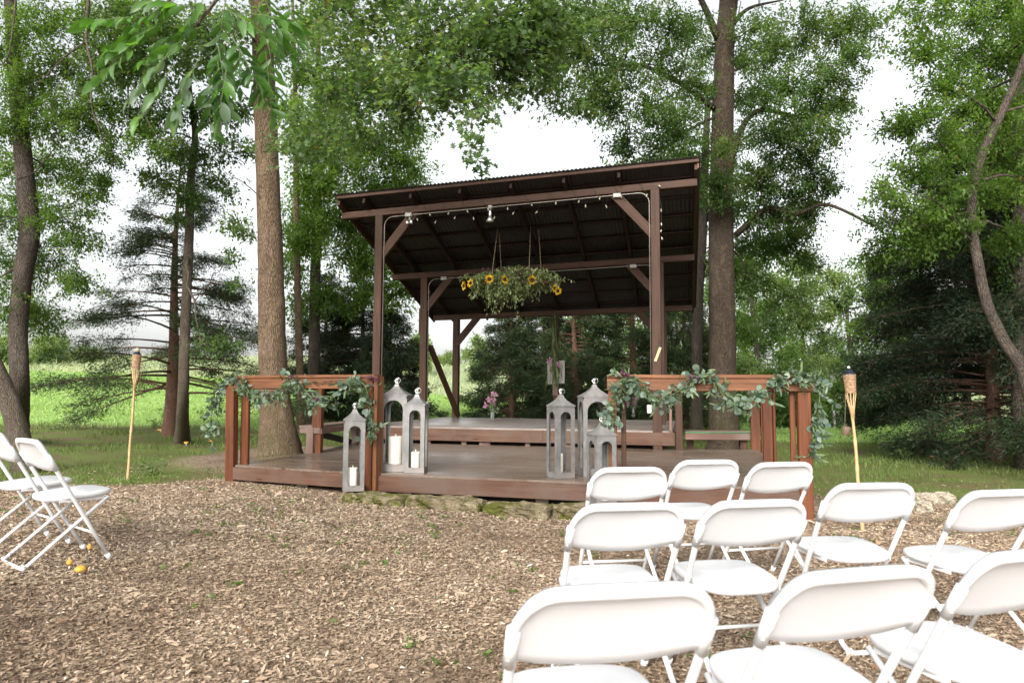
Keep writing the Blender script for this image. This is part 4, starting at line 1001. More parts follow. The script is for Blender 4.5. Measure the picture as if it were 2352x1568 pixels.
def groundmat():
    m,nt,out=newmat('ground_cover'); geo=nd(nt,'ShaderNodeNewGeometry'); P_=geo.outputs['Position']
    A=lambda n: nd(nt,'ShaderNodeAttribute',attribute_name=n).outputs['Fac']
    # mulch: chips of mixed tone
    mp=nd(nt,'ShaderNodeMapping'); mp.inputs['Scale'].default_value=(1,1.6,1); nt.links.new(P_,mp.inputs[0])
    wv=noise(nt,P_,9,3); wm=nd(nt,'ShaderNodeVectorMath',operation='MULTIPLY_ADD'); nt.links.new(wv.outputs['Color'],wm.inputs[0]); wm.inputs[1].default_value=(.12,.12,.12); nt.links.new(mp.outputs[0],wm.inputs[2])
    vo=nd(nt,'ShaderNodeTexVoronoi'); vo.inputs['Scale'].default_value=55; nt.links.new(wm.outputs[0],vo.inputs['Vector'])
    sp_=nd(nt,'ShaderNodeSeparateColor'); nt.links.new(vo.outputs['Color'],sp_.inputs[0])
    rc=ramp(nt,[(0,(.11,.076,.052)),(.35,(.21,.15,.105)),(.7,(.31,.235,.17)),(.93,(.42,.34,.26)),(1,(.50,.43,.35))]); nt.links.new(sp_.outputs[0],rc.inputs[0])
    n2=noise(nt,P_,.8,5,.6); rd=ramp(nt,[(.35,(.62,.60,.58)),(.65,(1.05,1.02,1.0))]); nt.links.new(n2.outputs['Fac'],rd.inputs[0])
    mul=mix(nt,1.0,rc.outputs[0],rd.outputs[0],'MULTIPLY')
    n3=noise(nt,P_,120,3); mul=mix(nt,.35,mul,n3.outputs['Color'],'OVERLAY')
    # shaded turf with moss and bare soil
    n4=noise(nt,P_,1.1,7,.7); rt=ramp(nt,[(.34,(.15,.105,.07)),(.43,(.125,.115,.045)),(.55,(.11,.15,.038)),(.72,(.165,.175,.040))]); nt.links.new(n4.outputs['Fac'],rt.inputs[0])
    n5=noise(nt,P_,30,5,.7); turf=mix(nt,.5,rt.outputs[0],n5.outputs['Color'],'OVERLAY')
    c=mix(nt,A('grassy'),mul,turf)
    n6=noise(nt,P_,.35,6,.65); rl_=ramp(nt,[(.3,(.20,.31,.09)),(.7,(.29,.41,.135))]); nt.links.new(n6.outputs['Fac'],rl_.inputs[0])  # lawn tone raised for the stronger light in the open
    n7=noise(nt,P_,6,6,.7); lw=mix(nt,.35,rl_.outputs[0],n7.outputs['Color'],'OVERLAY')
    c=mix(nt,A('lawn'),c,lw)
    n8=noise(nt,P_,.22,6,.65); rf=ramp(nt,[(.3,(.25,.30,.17)),(.7,(.37,.41,.27))]); nt.links.new(n8.outputs['Fac'],rf.inputs[0])
    c=mix(nt,A('field'),c,rf.outputs[0])
    ad=nd(nt,'ShaderNodeMath',operation='ADD'); nt.links.new(sp_.outputs[0],ad.inputs[0]); nt.links.new(n5.outputs['Fac'],ad.inputs[1])
    princ(nt,out,c,.95,normal=bump(nt,ad.outputs[0],.7,.02),spec=.15); return m
me.materials.append(groundmat()); g=bpy.data.objects.new('ground',me); COL.objects.link(g); tag(g,kind='structure')
DKP=[p[:2] for p in dk]
def in_deck(x,y,grow=.0):
    ins=np.ones(len(x),bool); n=len(DKP)
    # footprint test on the deck outline and the stage rectangle
    from_ = np.zeros(len(x),bool); j=n-1
    for i in range(n):
        xi,yi=DKP[i];xj,yj=DKP[j]; c=((yi>y)!=(yj>y))&(x<(xj-xi)*(y-yi)/(yj-yi+1e-12)+xi); from_^=c; j=i
    rel=np.stack([x-FL[0],y-FL[1]],-1); s=rel@U[:2]; t=rel@VV[:2]
    return from_|((s>-.45)&(s<WID+.28)&(t>-.1)&(t<5.05))
# ------------------------------------------------------------------ loose ground cover
n=520000; y=1.4+RNG.random(n)**1.6*8.6; x=(RNG.random(n)*2-1)*(y*.82+.8)
ok=(RNG.random(n)>grassy(x,y)*.97)&~in_deck(x,y); x=x[ok];y=y[ok]; n=len(x)
z=gz(x,y)+(fbm(x,y,3.2,21)-.5)*.035+RNG.random(n)*.012-.002
D=unit(n)*np.array([1,1,.2]); sz=RNG.uniform(.009,.029,n)*(1+.035*y); sz[RNG.random(n)<.012]*=2.2
pat=fbm(x,y,.7,31); pat2=fbm(x,y,2.6,37); tn=np.clip(RNG.normal(.47,.19,n)+(pat-.5)*.85+(pat2-.5)*.55,0,.93); tn[RNG.random(n)<.006]=1.0
T_CHIP=([(0,-.09,0),(.5,-.17,.05),(1,-.06,.0),(.95,.10,.03),(.45,.17,.08),(.05,.08,.02)],[(0,1,4,5),(1,2,3,4)])
o=leaves('wood_chips',np.stack([x,y,z],-1),D,sz,tn,T_CHIP,L_CHIP,None,.58); tag(o,'loose brown wood chips spread over the seating area','wood chips',kind='stuff')
n=5200; y=1.6+RNG.random(n)**1.2*8.5; x=(RNG.random(n)*2-1)*(y*.8+.6); kd=~in_deck(x,y)&(RNG.random(n)<.05+.95*np.exp(-((y-(7.05-.36*x))/.42)**2)); x=x[kd];y=y[kd];n=len(x)
o=leaves('fallen_leaves',np.stack([x,y,gz(x,y)+.016],-1),unit(n)*np.array([1,1,.3]),RNG.uniform(.025,.065,n),RNG.random(n),T_OAK,L_FALLEN,None,.6); tag(o,'dry brown leaves scattered on the wood chips','fallen leaves',kind='stuff')
def blades(name,n,xf,yr,dens,h,wd,mat,label,cat,seed,zoff=0,power=1.0,lean=.5):
    y=yr[0]+RNG.random(n)**power*(yr[1]-yr[0]); x=(RNG.random(n)*2-1)*(y*xf+1.0)
    ok=(RNG.random(n)<dens(x,y))&~in_deck(x,y); x=x[ok];y=y[ok];n=len(x)
    D=unit(n)*np.array([lean,lean,0])+np.array([0,0,1.0]); s=h(x,y)*RNG.uniform(.5,1.25,n)
    t=np.clip(fbm(x,y,.8,seed)*.9+RNG.normal(0,.16,n)+.05,0,1)
    tm=([(0,-wd,0),(.55,-wd*.8,.06),(1,0,-.12),(.55,wd*.8,.06),(0,wd,0)],[(0,1,3,4),(1,2,3)])
    o=leaves(name,np.stack([x,y,gz(x,y)-.01+zoff],-1),D,s,t,tm,mat,None,.0); return tag(o,label,cat,kind='stuff')
blades('grass',110000,.95,(6.8,18),lambda x,y: grassy(x,y)*np.clip((fbm(x,y,1.0,41)-.42)*4,.05,1),lambda x,y:.025+.035*np.clip(fbm(x,y,.6,43)*1.6-.4,0,1)+.003*y,.07,L_GRASS,'patchy short grass in the shade of the trees','grass',41)
blades('lawn_grass',120000,.95,(15.5,46),lambda x,y: lawn(x,y)*(1-field(x,y)),lambda x,y:.05+.0030*y,.10,L_LAWN,'bright mown lawn beyond the trees','grass',51,power=1.3,lean=.9)
blades('tall_grass',60000,.95,(34,105),lambda x,y: field(x,y),lambda x,y:.45+.35*fbm(x,y,.2,53),.05,L_FIELD,'tall pale meadow grass on the slope behind the lawn','tall grass',52,power=1.25,lean=.6)
# weeds
n=330; y=2.0+RNG.random(n)**.8*6.5; x=(RNG.random(n)*2-1)*(y*.78); k=~in_deck(x,y)&(fbm(x,y,.9,61)>.46); x=x[k];y=y[k]; C=[];D=[]
for a,b in zip(x,y):
    for j in range(random.randint(3,10)): C.append((a+random.gauss(0,.03),b+random.gauss(0,.03),float(gz(a,b))+.012)); D.append((random.gauss(0,1),random.gauss(0,1),random.uniform(.15,1.0)))
C=np.array(C);D=np.array(D); o=leaves('weeds',C,D,RNG.uniform(.02,.045,len(C)),RNG.uniform(.2,.9,len(C)),T_OVAL,L_MAPLE,None,.5); tag(o,'small green weeds sprouting through the wood chips','weeds',kind='stuff')
def mushroom(px,py,r_,label,h=.022):
    p=GR(px,py); o=thing('mushroom',label,'mushroom',p); m=MB(); m.lathe((0,0,-.01),[(r_*.3,0),(r_*.25,h*.6),(r_*.3,h)],10); m.build('stalk',M_WICK,o)
    m=MB(); m.lathe((0,0,h),[(r_*.3,-.004),(r_*.9,.004),(r_,.012),(r_*.85,.024),(r_*.4,.034),(0,.030)],16); m.build('cap',M_MUSH,o)
for px,py,r_,lb in ((159,1304,.017,'small rounded yellow mushroom in the chips by the left chairs'),(184,1320,.033,'wide flat orange mushroom in the chips by the left chairs'),(205,1268,.014,'tiny yellow mushroom under the left chair'),(486,1016,.06,'orange mushroom at the grass edge beside the left garland end'),(428,1020,.05,'orange mushroom at the foot of the thin left trunk'),(370,990,.09,'large orange-brown mushroom between the cedar and the thin trunk')):
    mushroom(px,py,r_,lb)

# ------------------------------------------------------------------ trees
def bez(p0,p1,p2,n): return [(p0*(1-t)**2+p1*2*t*(1-t)+p2*t*t) for t in np.linspace(0,1,n)]
def wob(pts,a):
    return [p if i in (0,) else p+RNG.normal(size=3)*a for i,p in enumerate(pts)]
def twig_leaves(C,D,start,end,nl,lsz,droop=.3,t0=.15):
    v=end-start; L=np.linalg.norm(v); d=v/max(L,1e-6)
    t=RNG.uniform(t0,1.05,nl); off=RNG.normal(size=(nl,3))*lsz*.75
    P_=start[None,:]+v[None,:]*t[:,None]+off; P_[:,2]-=droop*.12*t*t*L
    C.append(P_); D.append(d[None,:]*.6+RNG.normal(size=(nl,3))*.7+np.array([0,0,-.35]))
def tree(name,label,trunk,rad,clumps,bark,leafm,lsz,tmpl=T_OVAL,lpt=26,cat='tree',group=None,flare=.0,bare=(),sides=14,noise_=.04,tw_r=.006,up=.62,twmul=1.0,tint=(.5,.2),limb_r=1.0,zmin=0.0,limb_max=.07):
    tp=spline(trunk,6); rr=list(np.interp(np.linspace(0,1,len(tp)),np.linspace(0,1,len(rad)),rad))
    base=np.array(tp[0]); o=thing(name,label,cat,base,0,group); m=MB()
    if flare:
        for i,p in enumerate(tp):
            h=p[2]-base[2]; rr[i]*=1+flare*math.exp(-h/.28)
        extra=[lerp(tp[0],tp[1],f) for f in (.25,.5,.75)]; er=[lerp(rr[0],rr[1],f)*.93 for f in (.25,.5,.75)]
        tp=[tp[0]-V(0,0,.15)]+[tp[0]]+extra+tp[1:]; rr=[rr[0]*1.12,rr[0]]+er+rr[1:]
    else: tp=[tp[0]-V(0,0,.15)]+tp; rr=[rr[0]*1.1]+rr
    tp=[tp[0]]+[p+RNG.normal(size=3)*rr[0]*.010 for p in tp[1:]]
    m.tube([p-base for p in tp],rr,sides,noise=noise_)
    C=[];D=[];TI=[]
    zlo=base[2]+zmin
    NP=[p for p in tp if p[2]>zlo] or [tp[-1]]; NR=[r for p,r in zip(tp,rr) if p[2]>zlo] or [rr[-1]]; NK=[0.0]*len(NP)
    NP=[lerp(NP[i],NP[i+1],f) for i in range(len(NP)-1) for f in (0,.34,.67)]+[NP[-1]]; NR=[lerp(NR[i],NR[i+1],f) for i in range(len(NR)-1) for f in (0,.34,.67)]+[NR[-1]]; NK=[0.0]*len(NP)
    for b in bare:            # visible limbs given as point lists
        pts=spline(b[0],5); br=list(np.linspace(b[1],b[1]*.3,len(pts))); m.tube([p-base for p in pts],br,8,noise=.08)
        if b[1]>.04: NP+=pts[4:]; NR+=br[4:]; NK+=[.1]*(len(pts)-4)
        for k in range(b[2] if len(b)>2 else 0):
            j=random.randint(len(pts)//4,len(pts)-1); p=pts[j]; d=unit(1)[0]*V(1,1,.8); e=p+d*random.uniform(.25,.7); mm=(p+e)/2+RNG.normal(size=3)*.08
            m.tube([p-base,mm-base,e-base],[b[1]*.25,b[1]*.16,b[1]*.06],5)
            for q in range(3): f=e+unit(1)[0]*.25; m.tube([lerp(p,e,.4+.2*q)-base,f-base],[b[1]*.10,b[1]*.04],4)
    ax_=np.array([p for p in tp])
    order=sorted(clumps,key=lambda c: float(np.min(np.linalg.norm(ax_-np.asarray(c[0])[None,:],axis=1))))
    for cl in order:
        c=np.asarray(cl[0],float); r=cl[1]; nt_=int((cl[2] if len(cl)>2 and cl[2] else 26*r*r+(8 if r>.38 else 1.2))*twmul); fl=cl[3] if len(cl)>3 else .75
        A_=np.array(NP); dv=c[None,:]-A_; ds=np.linalg.norm(dv,axis=1); cost=ds*(1+.9*np.maximum(0,-dv[:,2]/np.maximum(ds,.01)))+np.array(NK)
        i=int(np.argmin(cost)); a=A_[i]; L=ds[i]; nseg=8
        midp=a*.5+c*.5+V(0,0,.16*L)+RNG.normal(size=3)*.07*L
        pts=wob(bez(a,midp,c,nseg),.018*L); pts[-1]=c; pts[0]=a
        r1=min(NR[i]*.62,(.010+.012*L)*limb_r,limb_max); br=[lerp(r1,min(r1*.5,.009),k/(nseg-1)) for k in range(nseg)]
        m.tube([p-base for p in pts],br,7,noise=.08); NP+=pts[2:]; NR+=br[2:]; NK+=[.25]*(nseg-2)
        ti=RNG.normal(tint[0],tint[1]*.6)
        for k in range(nt_):
            v=unit(1)[0]*(random.random()**.45)*r; v[2]*=fl; e=c+v
            j=random.randint(len(pts)//2,len(pts)-1); s=pts[j]; s=s*.65+e*.35+RNG.normal(size=3)*.06*r if random.random()<.75 else s
            L=np.linalg.norm(e-s); mid=s*.5+e*.5+V(0,0,.10*L)+RNG.normal(size=3)*.06*L
            if random.random()<.6: m.tube([s-base,mid-base,e-base],[tw_r,tw_r*.7,tw_r*.35],3,cap=False)
            n_=int(lpt*random.uniform(.6,1.3)); twig_leaves(C,D,s,e+RNG.normal(size=3)*.1*r,n_,lsz); TI.append(np.full(n_,ti+random.gauss(0,tint[1]*.6)))
    m.build('trunk',bark,o)
    if C:
        C=np.concatenate(C)-base; D=np.concatenate(D); TI=np.clip(np.concatenate(TI)+RNG.normal(0,.13,len(C)),0,.94); TI[RNG.random(len(C))<.0025]=1.0
        leaves('crown',C,D,RNG.uniform(.6,1.25,len(C))*lsz,TI,tmpl,leafm,o,up)
    return o
def CL(lst,Y,r=.9,n=None):
    """crown clumps: picture column and row, distance, size"""
    out=[]
    for q in lst:
        yy=q[2] if len(q)>2 else Y; rr_=q[3] if len(q)>3 else r; c=PY(q[0],q[1],yy)
        out.append((c,rr_,n) if n else (c,rr_))
    return out
def TPX(lst): return [PY(*q) for q in lst]

# the thick trunk left of the stage
b_=PY(645,1046,11.6)
trunk=[V(b_[0],b_[1],float(gz(b_[0],b_[1])))]+TPX([(629,880,11.6),(624,700,11.6),(617,450,11.7),(608,220,11.8),(598,0,11.9),(590,-300,12),(580,-700,12.2)])
oakc=CL([(760,40,10,1.0),(830,110,9.5,1.0),(900,40,9,1.1),(960,140,8.6,.9),(1030,60,8.3,.9),(1100,20,8,.9),(1150,110,8,.8),(1060,180,7.8,.7),(860,220,9,.9),(780,190,10,.8),(715,260,10.5,.7),(760,330,10,.7),(1230,60,8.2,.8),(1190,160,8,.6),(1160,50,8,.8),(1240,120,8.4,.6),(1290,30,8.6,.7),(680,330,10.8,.4),(600,350,10.9,.3),(850,300,9,.65),(925,235,8.6,.5),(1010,195,7.8,.42),(1080,185,7.4,.36),(1110,235,7.2,.26),(1075,300,7.1,.24),(1085,345,7.0,.17),(1095,380,6.95,.13),(740,-60,10,.9),(940,200,8.8,.9),(1080,120,8,.8),(280,60,11,.8),(240,160,11,.6),
  (520,60,11,.9),(470,120,11.2,.8),(400,60,11,1.0),(330,130,11,.8),(900,-150,9,1.3),(1100,-150,8.4,1.2),(420,-140,11,1.3),(760,-420,11,1.5),(1000,-430,10,1.5),(500,-450,12,1.6)],10.8,.85)
tree('oak_tree','thickest tree trunk, rising beside the left railing with lobed leaves spreading over the stage',trunk,[.315,.235,.22,.20,.19,.175,.15,.10],oakc,B_OAK,L_OAK,.092,T_OAK,24,flare=.42,sides=24,noise_=.03,twmul=1.4,tint=(.55,.30),zmin=7.0,
  bare=[(TPX([(617,470,11.6),(560,420,11.3),(520,400,11.0)]),.012,2)])
# hanging sprays over the sky gap
# big tree right of the stage
b_=GR(1664,1028); b_=V(b_[0]-.22,15.2,0)
trunk=[V(PY(1664,1000,15.2)[0],15.2,.02)]+TPX([(1660,900,15.2),(1658,700,15.25),(1656,480,15.3),(1660,300,15.35),(1664,120,15.4),(1672,-20,15.4),(1680,-250,15.5),(1690,-560,15.6)])
pinc=CL([(1290,60,11.5,.9),(1370,40,12,1.0),(1460,50,12.5,1.0),(1540,70,13,.9),(1420,140,12,.8),(1530,160,13,.85),(1240,190,11,.65),(1320,230,11.5,.8),(1400,240,12,.7),(1480,250,12.5,.9),(1560,280,13.5,.95),(1430,330,12.5,.6),(1510,360,13,.65),(1570,380,14,.6),(1585,190,14.2,.7),
  (1745,60,14.6,.8),(1790,110,14,1.0),(1860,60,13.5,.95),(1930,70,13,.8),(1960,130,12.5,.6),(1900,170,13,.85),(1820,200,13.5,.9),(1750,210,14.2,.75),(1770,290,13.6,.9),(1850,270,13,.8),(1900,300,12.8,.6),(1730,390,14.4,.7),(1660,330,14.2,.45),(1650,410,14.2,.4),(1800,380,14,.8),(1870,400,13.6,.6),
  (1740,490,14.8,.7),(1810,480,14.6,.7),(1860,500,14.4,.55),(1720,560,16.2,.8),(1790,570,16.0,.85),(1850,600,15.8,.7),(1740,660,16,.8),(1820,680,15.8,.8),(1770,740,16,.7),(1860,720,15.6,.5),(1590,60,14.4,.7),
  (1705,130,15.9,.75),(1625,120,15.9,.7),(1710,230,15.9,.7),(1620,220,15.8,.7),(1765,140,14.8,.8),(1800,330,14.4,.8),(1870,350,13.8,.7),(1770,430,15,.8),(1840,440,14.6,.7),(1900,420,14,.5),(1760,520,16,.8),(1700,480,16.2,.7),(1830,540,15.8,.7),(1930,230,13,.6),(1880,230,13.6,.7),(1700,330,15.9,.7),(1340,120,12,.8),(1260,100,11.5,.7),(1380,190,12,.8),(2000,60,12.6,.7),(1460,400,13,.5),(1540,300,13,.8),(1650,440,14.5,.7),(1500,-150,13,1.4),(1750,-160,14,1.4),(1980,-120,13,1.2),(1300,-160,12,1.3),(1650,-420,15,1.6),(1900,-420,14,1.6),(1400,-420,13,1.6)],14,.85)
limbs=[([PY(1668,450,15.3),PY(1690,330,15),PY(1740,255,14.5),PY(1850,270,13.8),PY(1960,235,13.2)],.085,7),
 ([PY(1690,540,15.2),PY(1760,480,14.6),PY(1830,490,14.2),PY(1900,470,13.8),PY(2010,520,13.4)],.075,8),
 ([PY(1640,250,15.3),PY(1560,190,14.4),PY(1470,150,13.4),PY(1380,150,12.6)],.07,6),
 ([PY(1650,90,15.4),PY(1610,0,15),PY(1560,-80,14.5)],.10,0),([PY(1680,60,15.4),PY(1720,20,15),PY(1800,0,14.4)],.06,3),([PY(1668,130,15.4),PY(1684,40,15.2),PY(1700,-60,15)],.10,0),
 ([PY(1640,270,15.2),PY(1580,300,14.6),PY(1530,340,14.0)],.03,14)]
tree('oak_tree','big dark tree with arching limbs right of the roof, behind the right railing',trunk,[.34,.30,.285,.27,.25,.22,.18,.13,.08],pinc,B_BIG,L_DEEP,.078,T_OVAL,46,flare=.28,sides=24,bare=limbs,twmul=1.6,tint=(.5,.3),zmin=4.6)

# left edge trees
b_=GR(44,1010); trunk=[V(b_[0],b_[1],float(gz(b_[0],b_[1])))]+TPX([(46,900,12),(42,760,12),(52,640,12),(68,540,12),(60,430,12),(48,300,12),(34,150,12.1),(24,0,12.2),(10,-250,12.4)])
elm=CL([q if not (5<q[0]<125 and q[1]>330) else (q[0],q[1],13.0,.85) for q in [(60,60),(140,50),(230,60),(290,20),(60,170),(150,150),(230,170),(40,280),(120,280),(200,270,11.5,.7),(270,250,11.6,.55),(310,160,11.8,.6),(20,380),(110,400),(180,380,11.6,.6),(60,500,11.5,.8),(140,500,11.5,.7),(190,560,11.6,.5),(20,620),(110,620,11.4,.7),(170,660,11.4,.5),(40,720,11.5,.7),(110,730,11.5,.5),(-40,100),(-40,300),(-40,500),(-60,680),(100,-120,12,1.2),(280,-120,12,1.2),(-80,-100,12,1.2),(180,-360,12,1.5),(200,450,11.8,.5),(350,330,11.6,.5),(330,260,11.6,.5),(255,345,11.4,.5),(80,220),(190,260,11.6,.7),(260,110,11.6,.8),(70,460,11.6,.7),(80,560,11.5,.7),(330,90,11.6,.7),(240,420,11.5,.4)]],11.8,.85)
tw=[([PY(205,-20,9),PY(198,90,9),PY(212,160,9),PY(210,240,9),PY(238,330,9)],.022,8),([PY(198,95,9),PY(150,130,9),PY(100,180,9),PY(82,190,9)],.012,5),([PY(38,-20,9),PY(30,60,9),PY(18,130,9),PY(-10,160,9)],.014,5),([PY(300,200,10),PY(360,310,10),PY(420,320,10)],.010,3),([PY(40,412,10.8),PY(80,395,10.4),PY(110,360,10.2),PY(140,320,10)],.014,5)]
tree('elm_tree','slender dark trunk near the left edge with a full leafy crown over the side chairs',trunk,[.155,.15,.145,.15,.16,.15,.135,.12,.10,.07],elm,B_DARK,L_MAPLE,.064,T_OVAL,50,flare=.25,bare=tw[4:],twmul=1.8,tint=(.42,.3),zmin=3.2,limb_max=.04)
b_=V(PY(62,1062,9.3)[0],9.3,0); trunk=[V(b_[0],b_[1],float(gz(b_[0],b_[1])))]+TPX([(30,950,9.3),(-5,860,9.3),(-60,740,9.3),(-130,560,9.3),(-170,300,9.4),(-190,0,9.5),(-190,-300,9.5)])
tree('elm_tree','leaning trunk cut by the left picture edge, rising from behind the side chairs',trunk,[.14,.125,.115,.11,.10,.09,.08,.06],CL([(-200,-100,9.3,1.3),(-60,-200,9.2,1.2),(-150,100,9.2,1.0),(60,-220,9,1.2),(-260,250,9.2,1.0),(150,-200,8.8,1.0)],9.3,1.0),B_GREY,L_MAPLE,.075,T_OVAL,34,flare=.3,bare=tw[:4])
# thin broadleaf in front of the cedar
b_=GR(418,1015); trunk=[V(b_[0],b_[1],float(gz(b_[0],b_[1])))]+TPX([(421,900,13.2),(426,740,13.2),(434,560,13.2),(438,420,13.2),(448,320,13.2),(440,240,13.2),(430,120,13.2)])
tree('ash_tree','thin straight trunk with a light crown, standing just right of the cedar',trunk,[.125,.10,.092,.085,.078,.06,.045,.03],CL([(440,240,13,.6),(380,270,12.8,.55),(500,260,12.8,.6),(330,300,12.8,.5),(540,340,12.6,.55),(400,350,12.8,.55),(470,360,12.8,.55),(360,410,12.8,.5),(520,420,12.6,.5),(430,450,12.8,.45),(550,520,12.4,.45),(540,590,12.4,.35),(400,500,12.6,.35),(560,250,12.6,.45),(520,150,13,.6),(420,150,13,.6),(470,60,13,.7),(350,190,13,.6),(500,790,12,.30),(470,812,12,.25),(535,780,12,.3),(550,650,12.4,.3)],12.8,.5),B_GREY,L_DEEP,.085,T_OVAL,30,flare=.5,twmul=1.7,tint=(.55,.28),zmin=3.6,limb_max=.03)
# thin trunks behind the thick one
for (px,py,Y,top,lb,r_,cs,lm) in (
 (693,985,17.5,[(689,860),(683,650),(680,400),(678,200),(672,0)],'thin pale trunk just right of the thickest trunk, its crown over the roof corner',.115,[(690,330),(720,420),(660,250),(740,300),(700,160),(760,420),(650,120),(720,60),(780,240),(690,560),(735,520),(800,350)],L_MAPLE),
 (722,960,19.5,[(722,820),(724,640),(730,450),(732,250),(730,50)],'dark trunk behind the thin pale one',.20,[(760,500),(820,470),(880,520),(790,590),(850,600),(910,600),(740,430),(830,400),(900,430),(940,380),(700,520),(900,690),(840,680),(770,680),(860,330),(950,300),(790,300),(920,650),(760,200),(860,180),(700,420),(690,480),(720,340),(760,370),(820,340),(900,350),(930,420),(880,450),(700,560),(660,620),(680,700),(800,520),(840,560)],L_MAPLE)):
    b_=GR(px,py); b_=V(PY(px,py,Y)[0],Y,float(gz(PY(px,py,Y)[0],Y)))
    tree('maple_tree',lb,[b_]+[PY(a,b,Y) for a,b in top],[r_,r_*.85,r_*.75,r_*.65,r_*.5,r_*.3],CL(cs,Y-.3,.85 if r_<.15 else 1.0),B_OAK if r_<.15 else B_DARK,lm,.11,T_OVAL,30,flare=.4,twmul=1.5,tint=(.5,.3),zmin=2.6,limb_max=.05)
# trunk right of the roof
Y=18.5; b_=V(PY(1600,1000,Y)[0],Y,0.1)
tree('oak_tree','slim mossy trunk between the roof corner and the big right tree',[b_]+TPX([(1600,900,Y),(1603,700,Y),(1612,560,Y),(1618,400,Y),(1625,250,Y)]),[.17,.15,.14,.13,.11,.08],CL([(1600,420,Y,.9),(1650,480,Y,.9),(1700,420,Y,1.0),(1650,600,Y,.8),(1700,640,Y,.9),(1560,350,Y,.9),(1480,390,Y,.7),(1420,400,Y,.6),(1720,760,Y,.8),(1640,330,Y,1.1),(1800,560,Y+1,1.0),(1860,480,Y+1,.9)],Y,.8),B_DARK,L_MAPLE,.11,T_OVAL,30,flare=.3,zmin=3.0,limb_max=.05,twmul=1.4,tint=(.5,.3),bare=[([PY(1598,800,Y),PY(1585,755,Y),PY(1555,735,Y)],.05,1)])
# right edge: leaning trunk
Y=9.6; b_=PY(2420,1100,Y); b_=V(b_[0],Y,float(gz(b_[0],Y)))
rc_=CL([q if q[0]<2190 or q[0]>2390 else (q[0],q[1],10.6,q[3] if len(q)>3 else .8) for q in [(2140,20),(2220,50),(2310,30),(2200,140),(2280,150),(2350,120),(2170,200,9.4,.5),(2250,240),(2330,260),(2110,270,9.4,.5),(2060,300,9.4,.4),(2160,330),(2230,340),(2320,370),(2090,390,9.5,.5),(2160,430,9.4,.55),(2040,450,9.5,.4),(2100,490,9.5,.5),(2010,510,9.6,.35),(2220,450),(2030,570,9.8,.4),(2110,570,9.7,.4),(2420,60),(2440,250),(2420,400),(2200,-120,9.6,1.0),(2380,-120,9.6,1.0),(2080,-60,9.6,.6),(2300,-330,9.6,1.2),(1990,590,10,.3),(2180,520,9.6,.5),(2330,560,9.8,.5),(2130,120,9.4,.5)]],9.4,.68)
tree('elm_tree','crooked leaning grey trunk in front of the dark cedar at the right edge',[b_,PY(2352,862,Y),PY(2310,790,Y),PY(2268,700,Y),PY(2246,600,Y),PY(2230,500,Y),PY(2238,410,Y),PY(2262,340,Y),PY(2300,260,Y),PY(2340,170,Y),PY(2380,40,Y),PY(2400,-200,Y)],[.10,.085,.075,.07,.067,.064,.062,.06,.056,.052,.045,.03],rc_,B_DARK,L_MAPLE,.066,T_OVAL,46,flare=.3,twmul=2.0,zmin=3.6,limb_max=.035,tint=(.5,.3),bare=[([PY(2236,560,Y),PY(2160,470,9.2),PY(2080,440,9),PY(1990,415,8.8)],.012,5),([PY(2240,480,Y),PY(2120,520,9.4),PY(2060,480,9.2)],.010,6)])
Y=12; b_=PY(2345,1030,Y); b_=V(b_[0]+.1,Y,float(gz(b_[0],Y)))
tree('oak_tree','straight dark trunk at the right picture edge behind the leaning one',[b_]+TPX([(2352,880,Y),(2350,700,Y),(2346,500,Y),(2340,330,Y),(2336,100,Y),(2330,-200,Y)]),[.2,.18,.165,.155,.14,.12,.08],CL([(2330,420,Y,.8),(2420,300,Y,1.0),(2300,560,Y,.7),(2420,550,Y,.9),(2400,100,Y,1.2),(2300,-60,Y,1.1),(2260,-260,Y,1.4),(2340,640,Y,.6)],Y,.9),B_DARK,L_DEEP,.09,T_OVAL,30)
# the branch that hangs into the picture above, from a tree standing left of the camera
Y=2.75; base=V(-3.9,.9,float(gz(-3.9,.9)))
bp_=[PY(640,-40,2.7),PY(560,40,2.65),PY(470,90,2.62),PY(380,150,2.6)]
trunk=[base,base+V(.05,.02,1.2),base+V(.0,.1,2.6),base+V(.2,.1,4.0),base+V(.2,.2,6.0)]
o=tree('pecan_tree','tree outside the frame whose bright near branch hangs into the top of the picture',trunk,[.22,.19,.17,.14,.10],[(base+V(-.6,-1.2,5.2),1.2),(base+V(.8,-.9,5.9),1.2),(base+V(-1.2,.6,5.5),1.1)],B_GREY,L_NEAR,.11,T_LONG,20,flare=.3,
  bare=[([base+V(.0,.1,2.7),base+V(1.2,.8,3.7),PY(640,-300,2.6),PY(560,-130,2.62),PY(510,-20,2.62),PY(450,60,2.6)],.018,0),([PY(560,-100,2.62),PY(640,-30,2.7),PY(700,10,2.8)],.012,0),([PY(560,-100,2.62),PY(420,-30,2.55),PY(340,70,2.5)],.012,0)])
C=[];D=[];TI=[]; m=MB(); bl_=np.array(base)
def pinnate(p,d,L,n,ls,ti):
    d=nrm(d); side=nrm(np.cross(d,V(0,-.6,1))); m.tube([p-bl_,p+d*L*.5-bl_,p+d*L-V(0,0,.06*L)-bl_],.0022,4)
    for i in range(n):
        f=.25+.75*(i//2)/(n//2); q=p+d*L*f-V(0,0,.06*L*f*f); sg=1 if i%2 else -1
        C.append(q); D.append(d*.65+side*sg*.9-V(0,0,.35)+RNG.normal(size=3)*.15); TI.append(ti+random.gauss(0,.12))
    C.append(p+d*L-V(0,0,.06*L)); D.append(d-V(0,0,.3)); TI.append(ti)
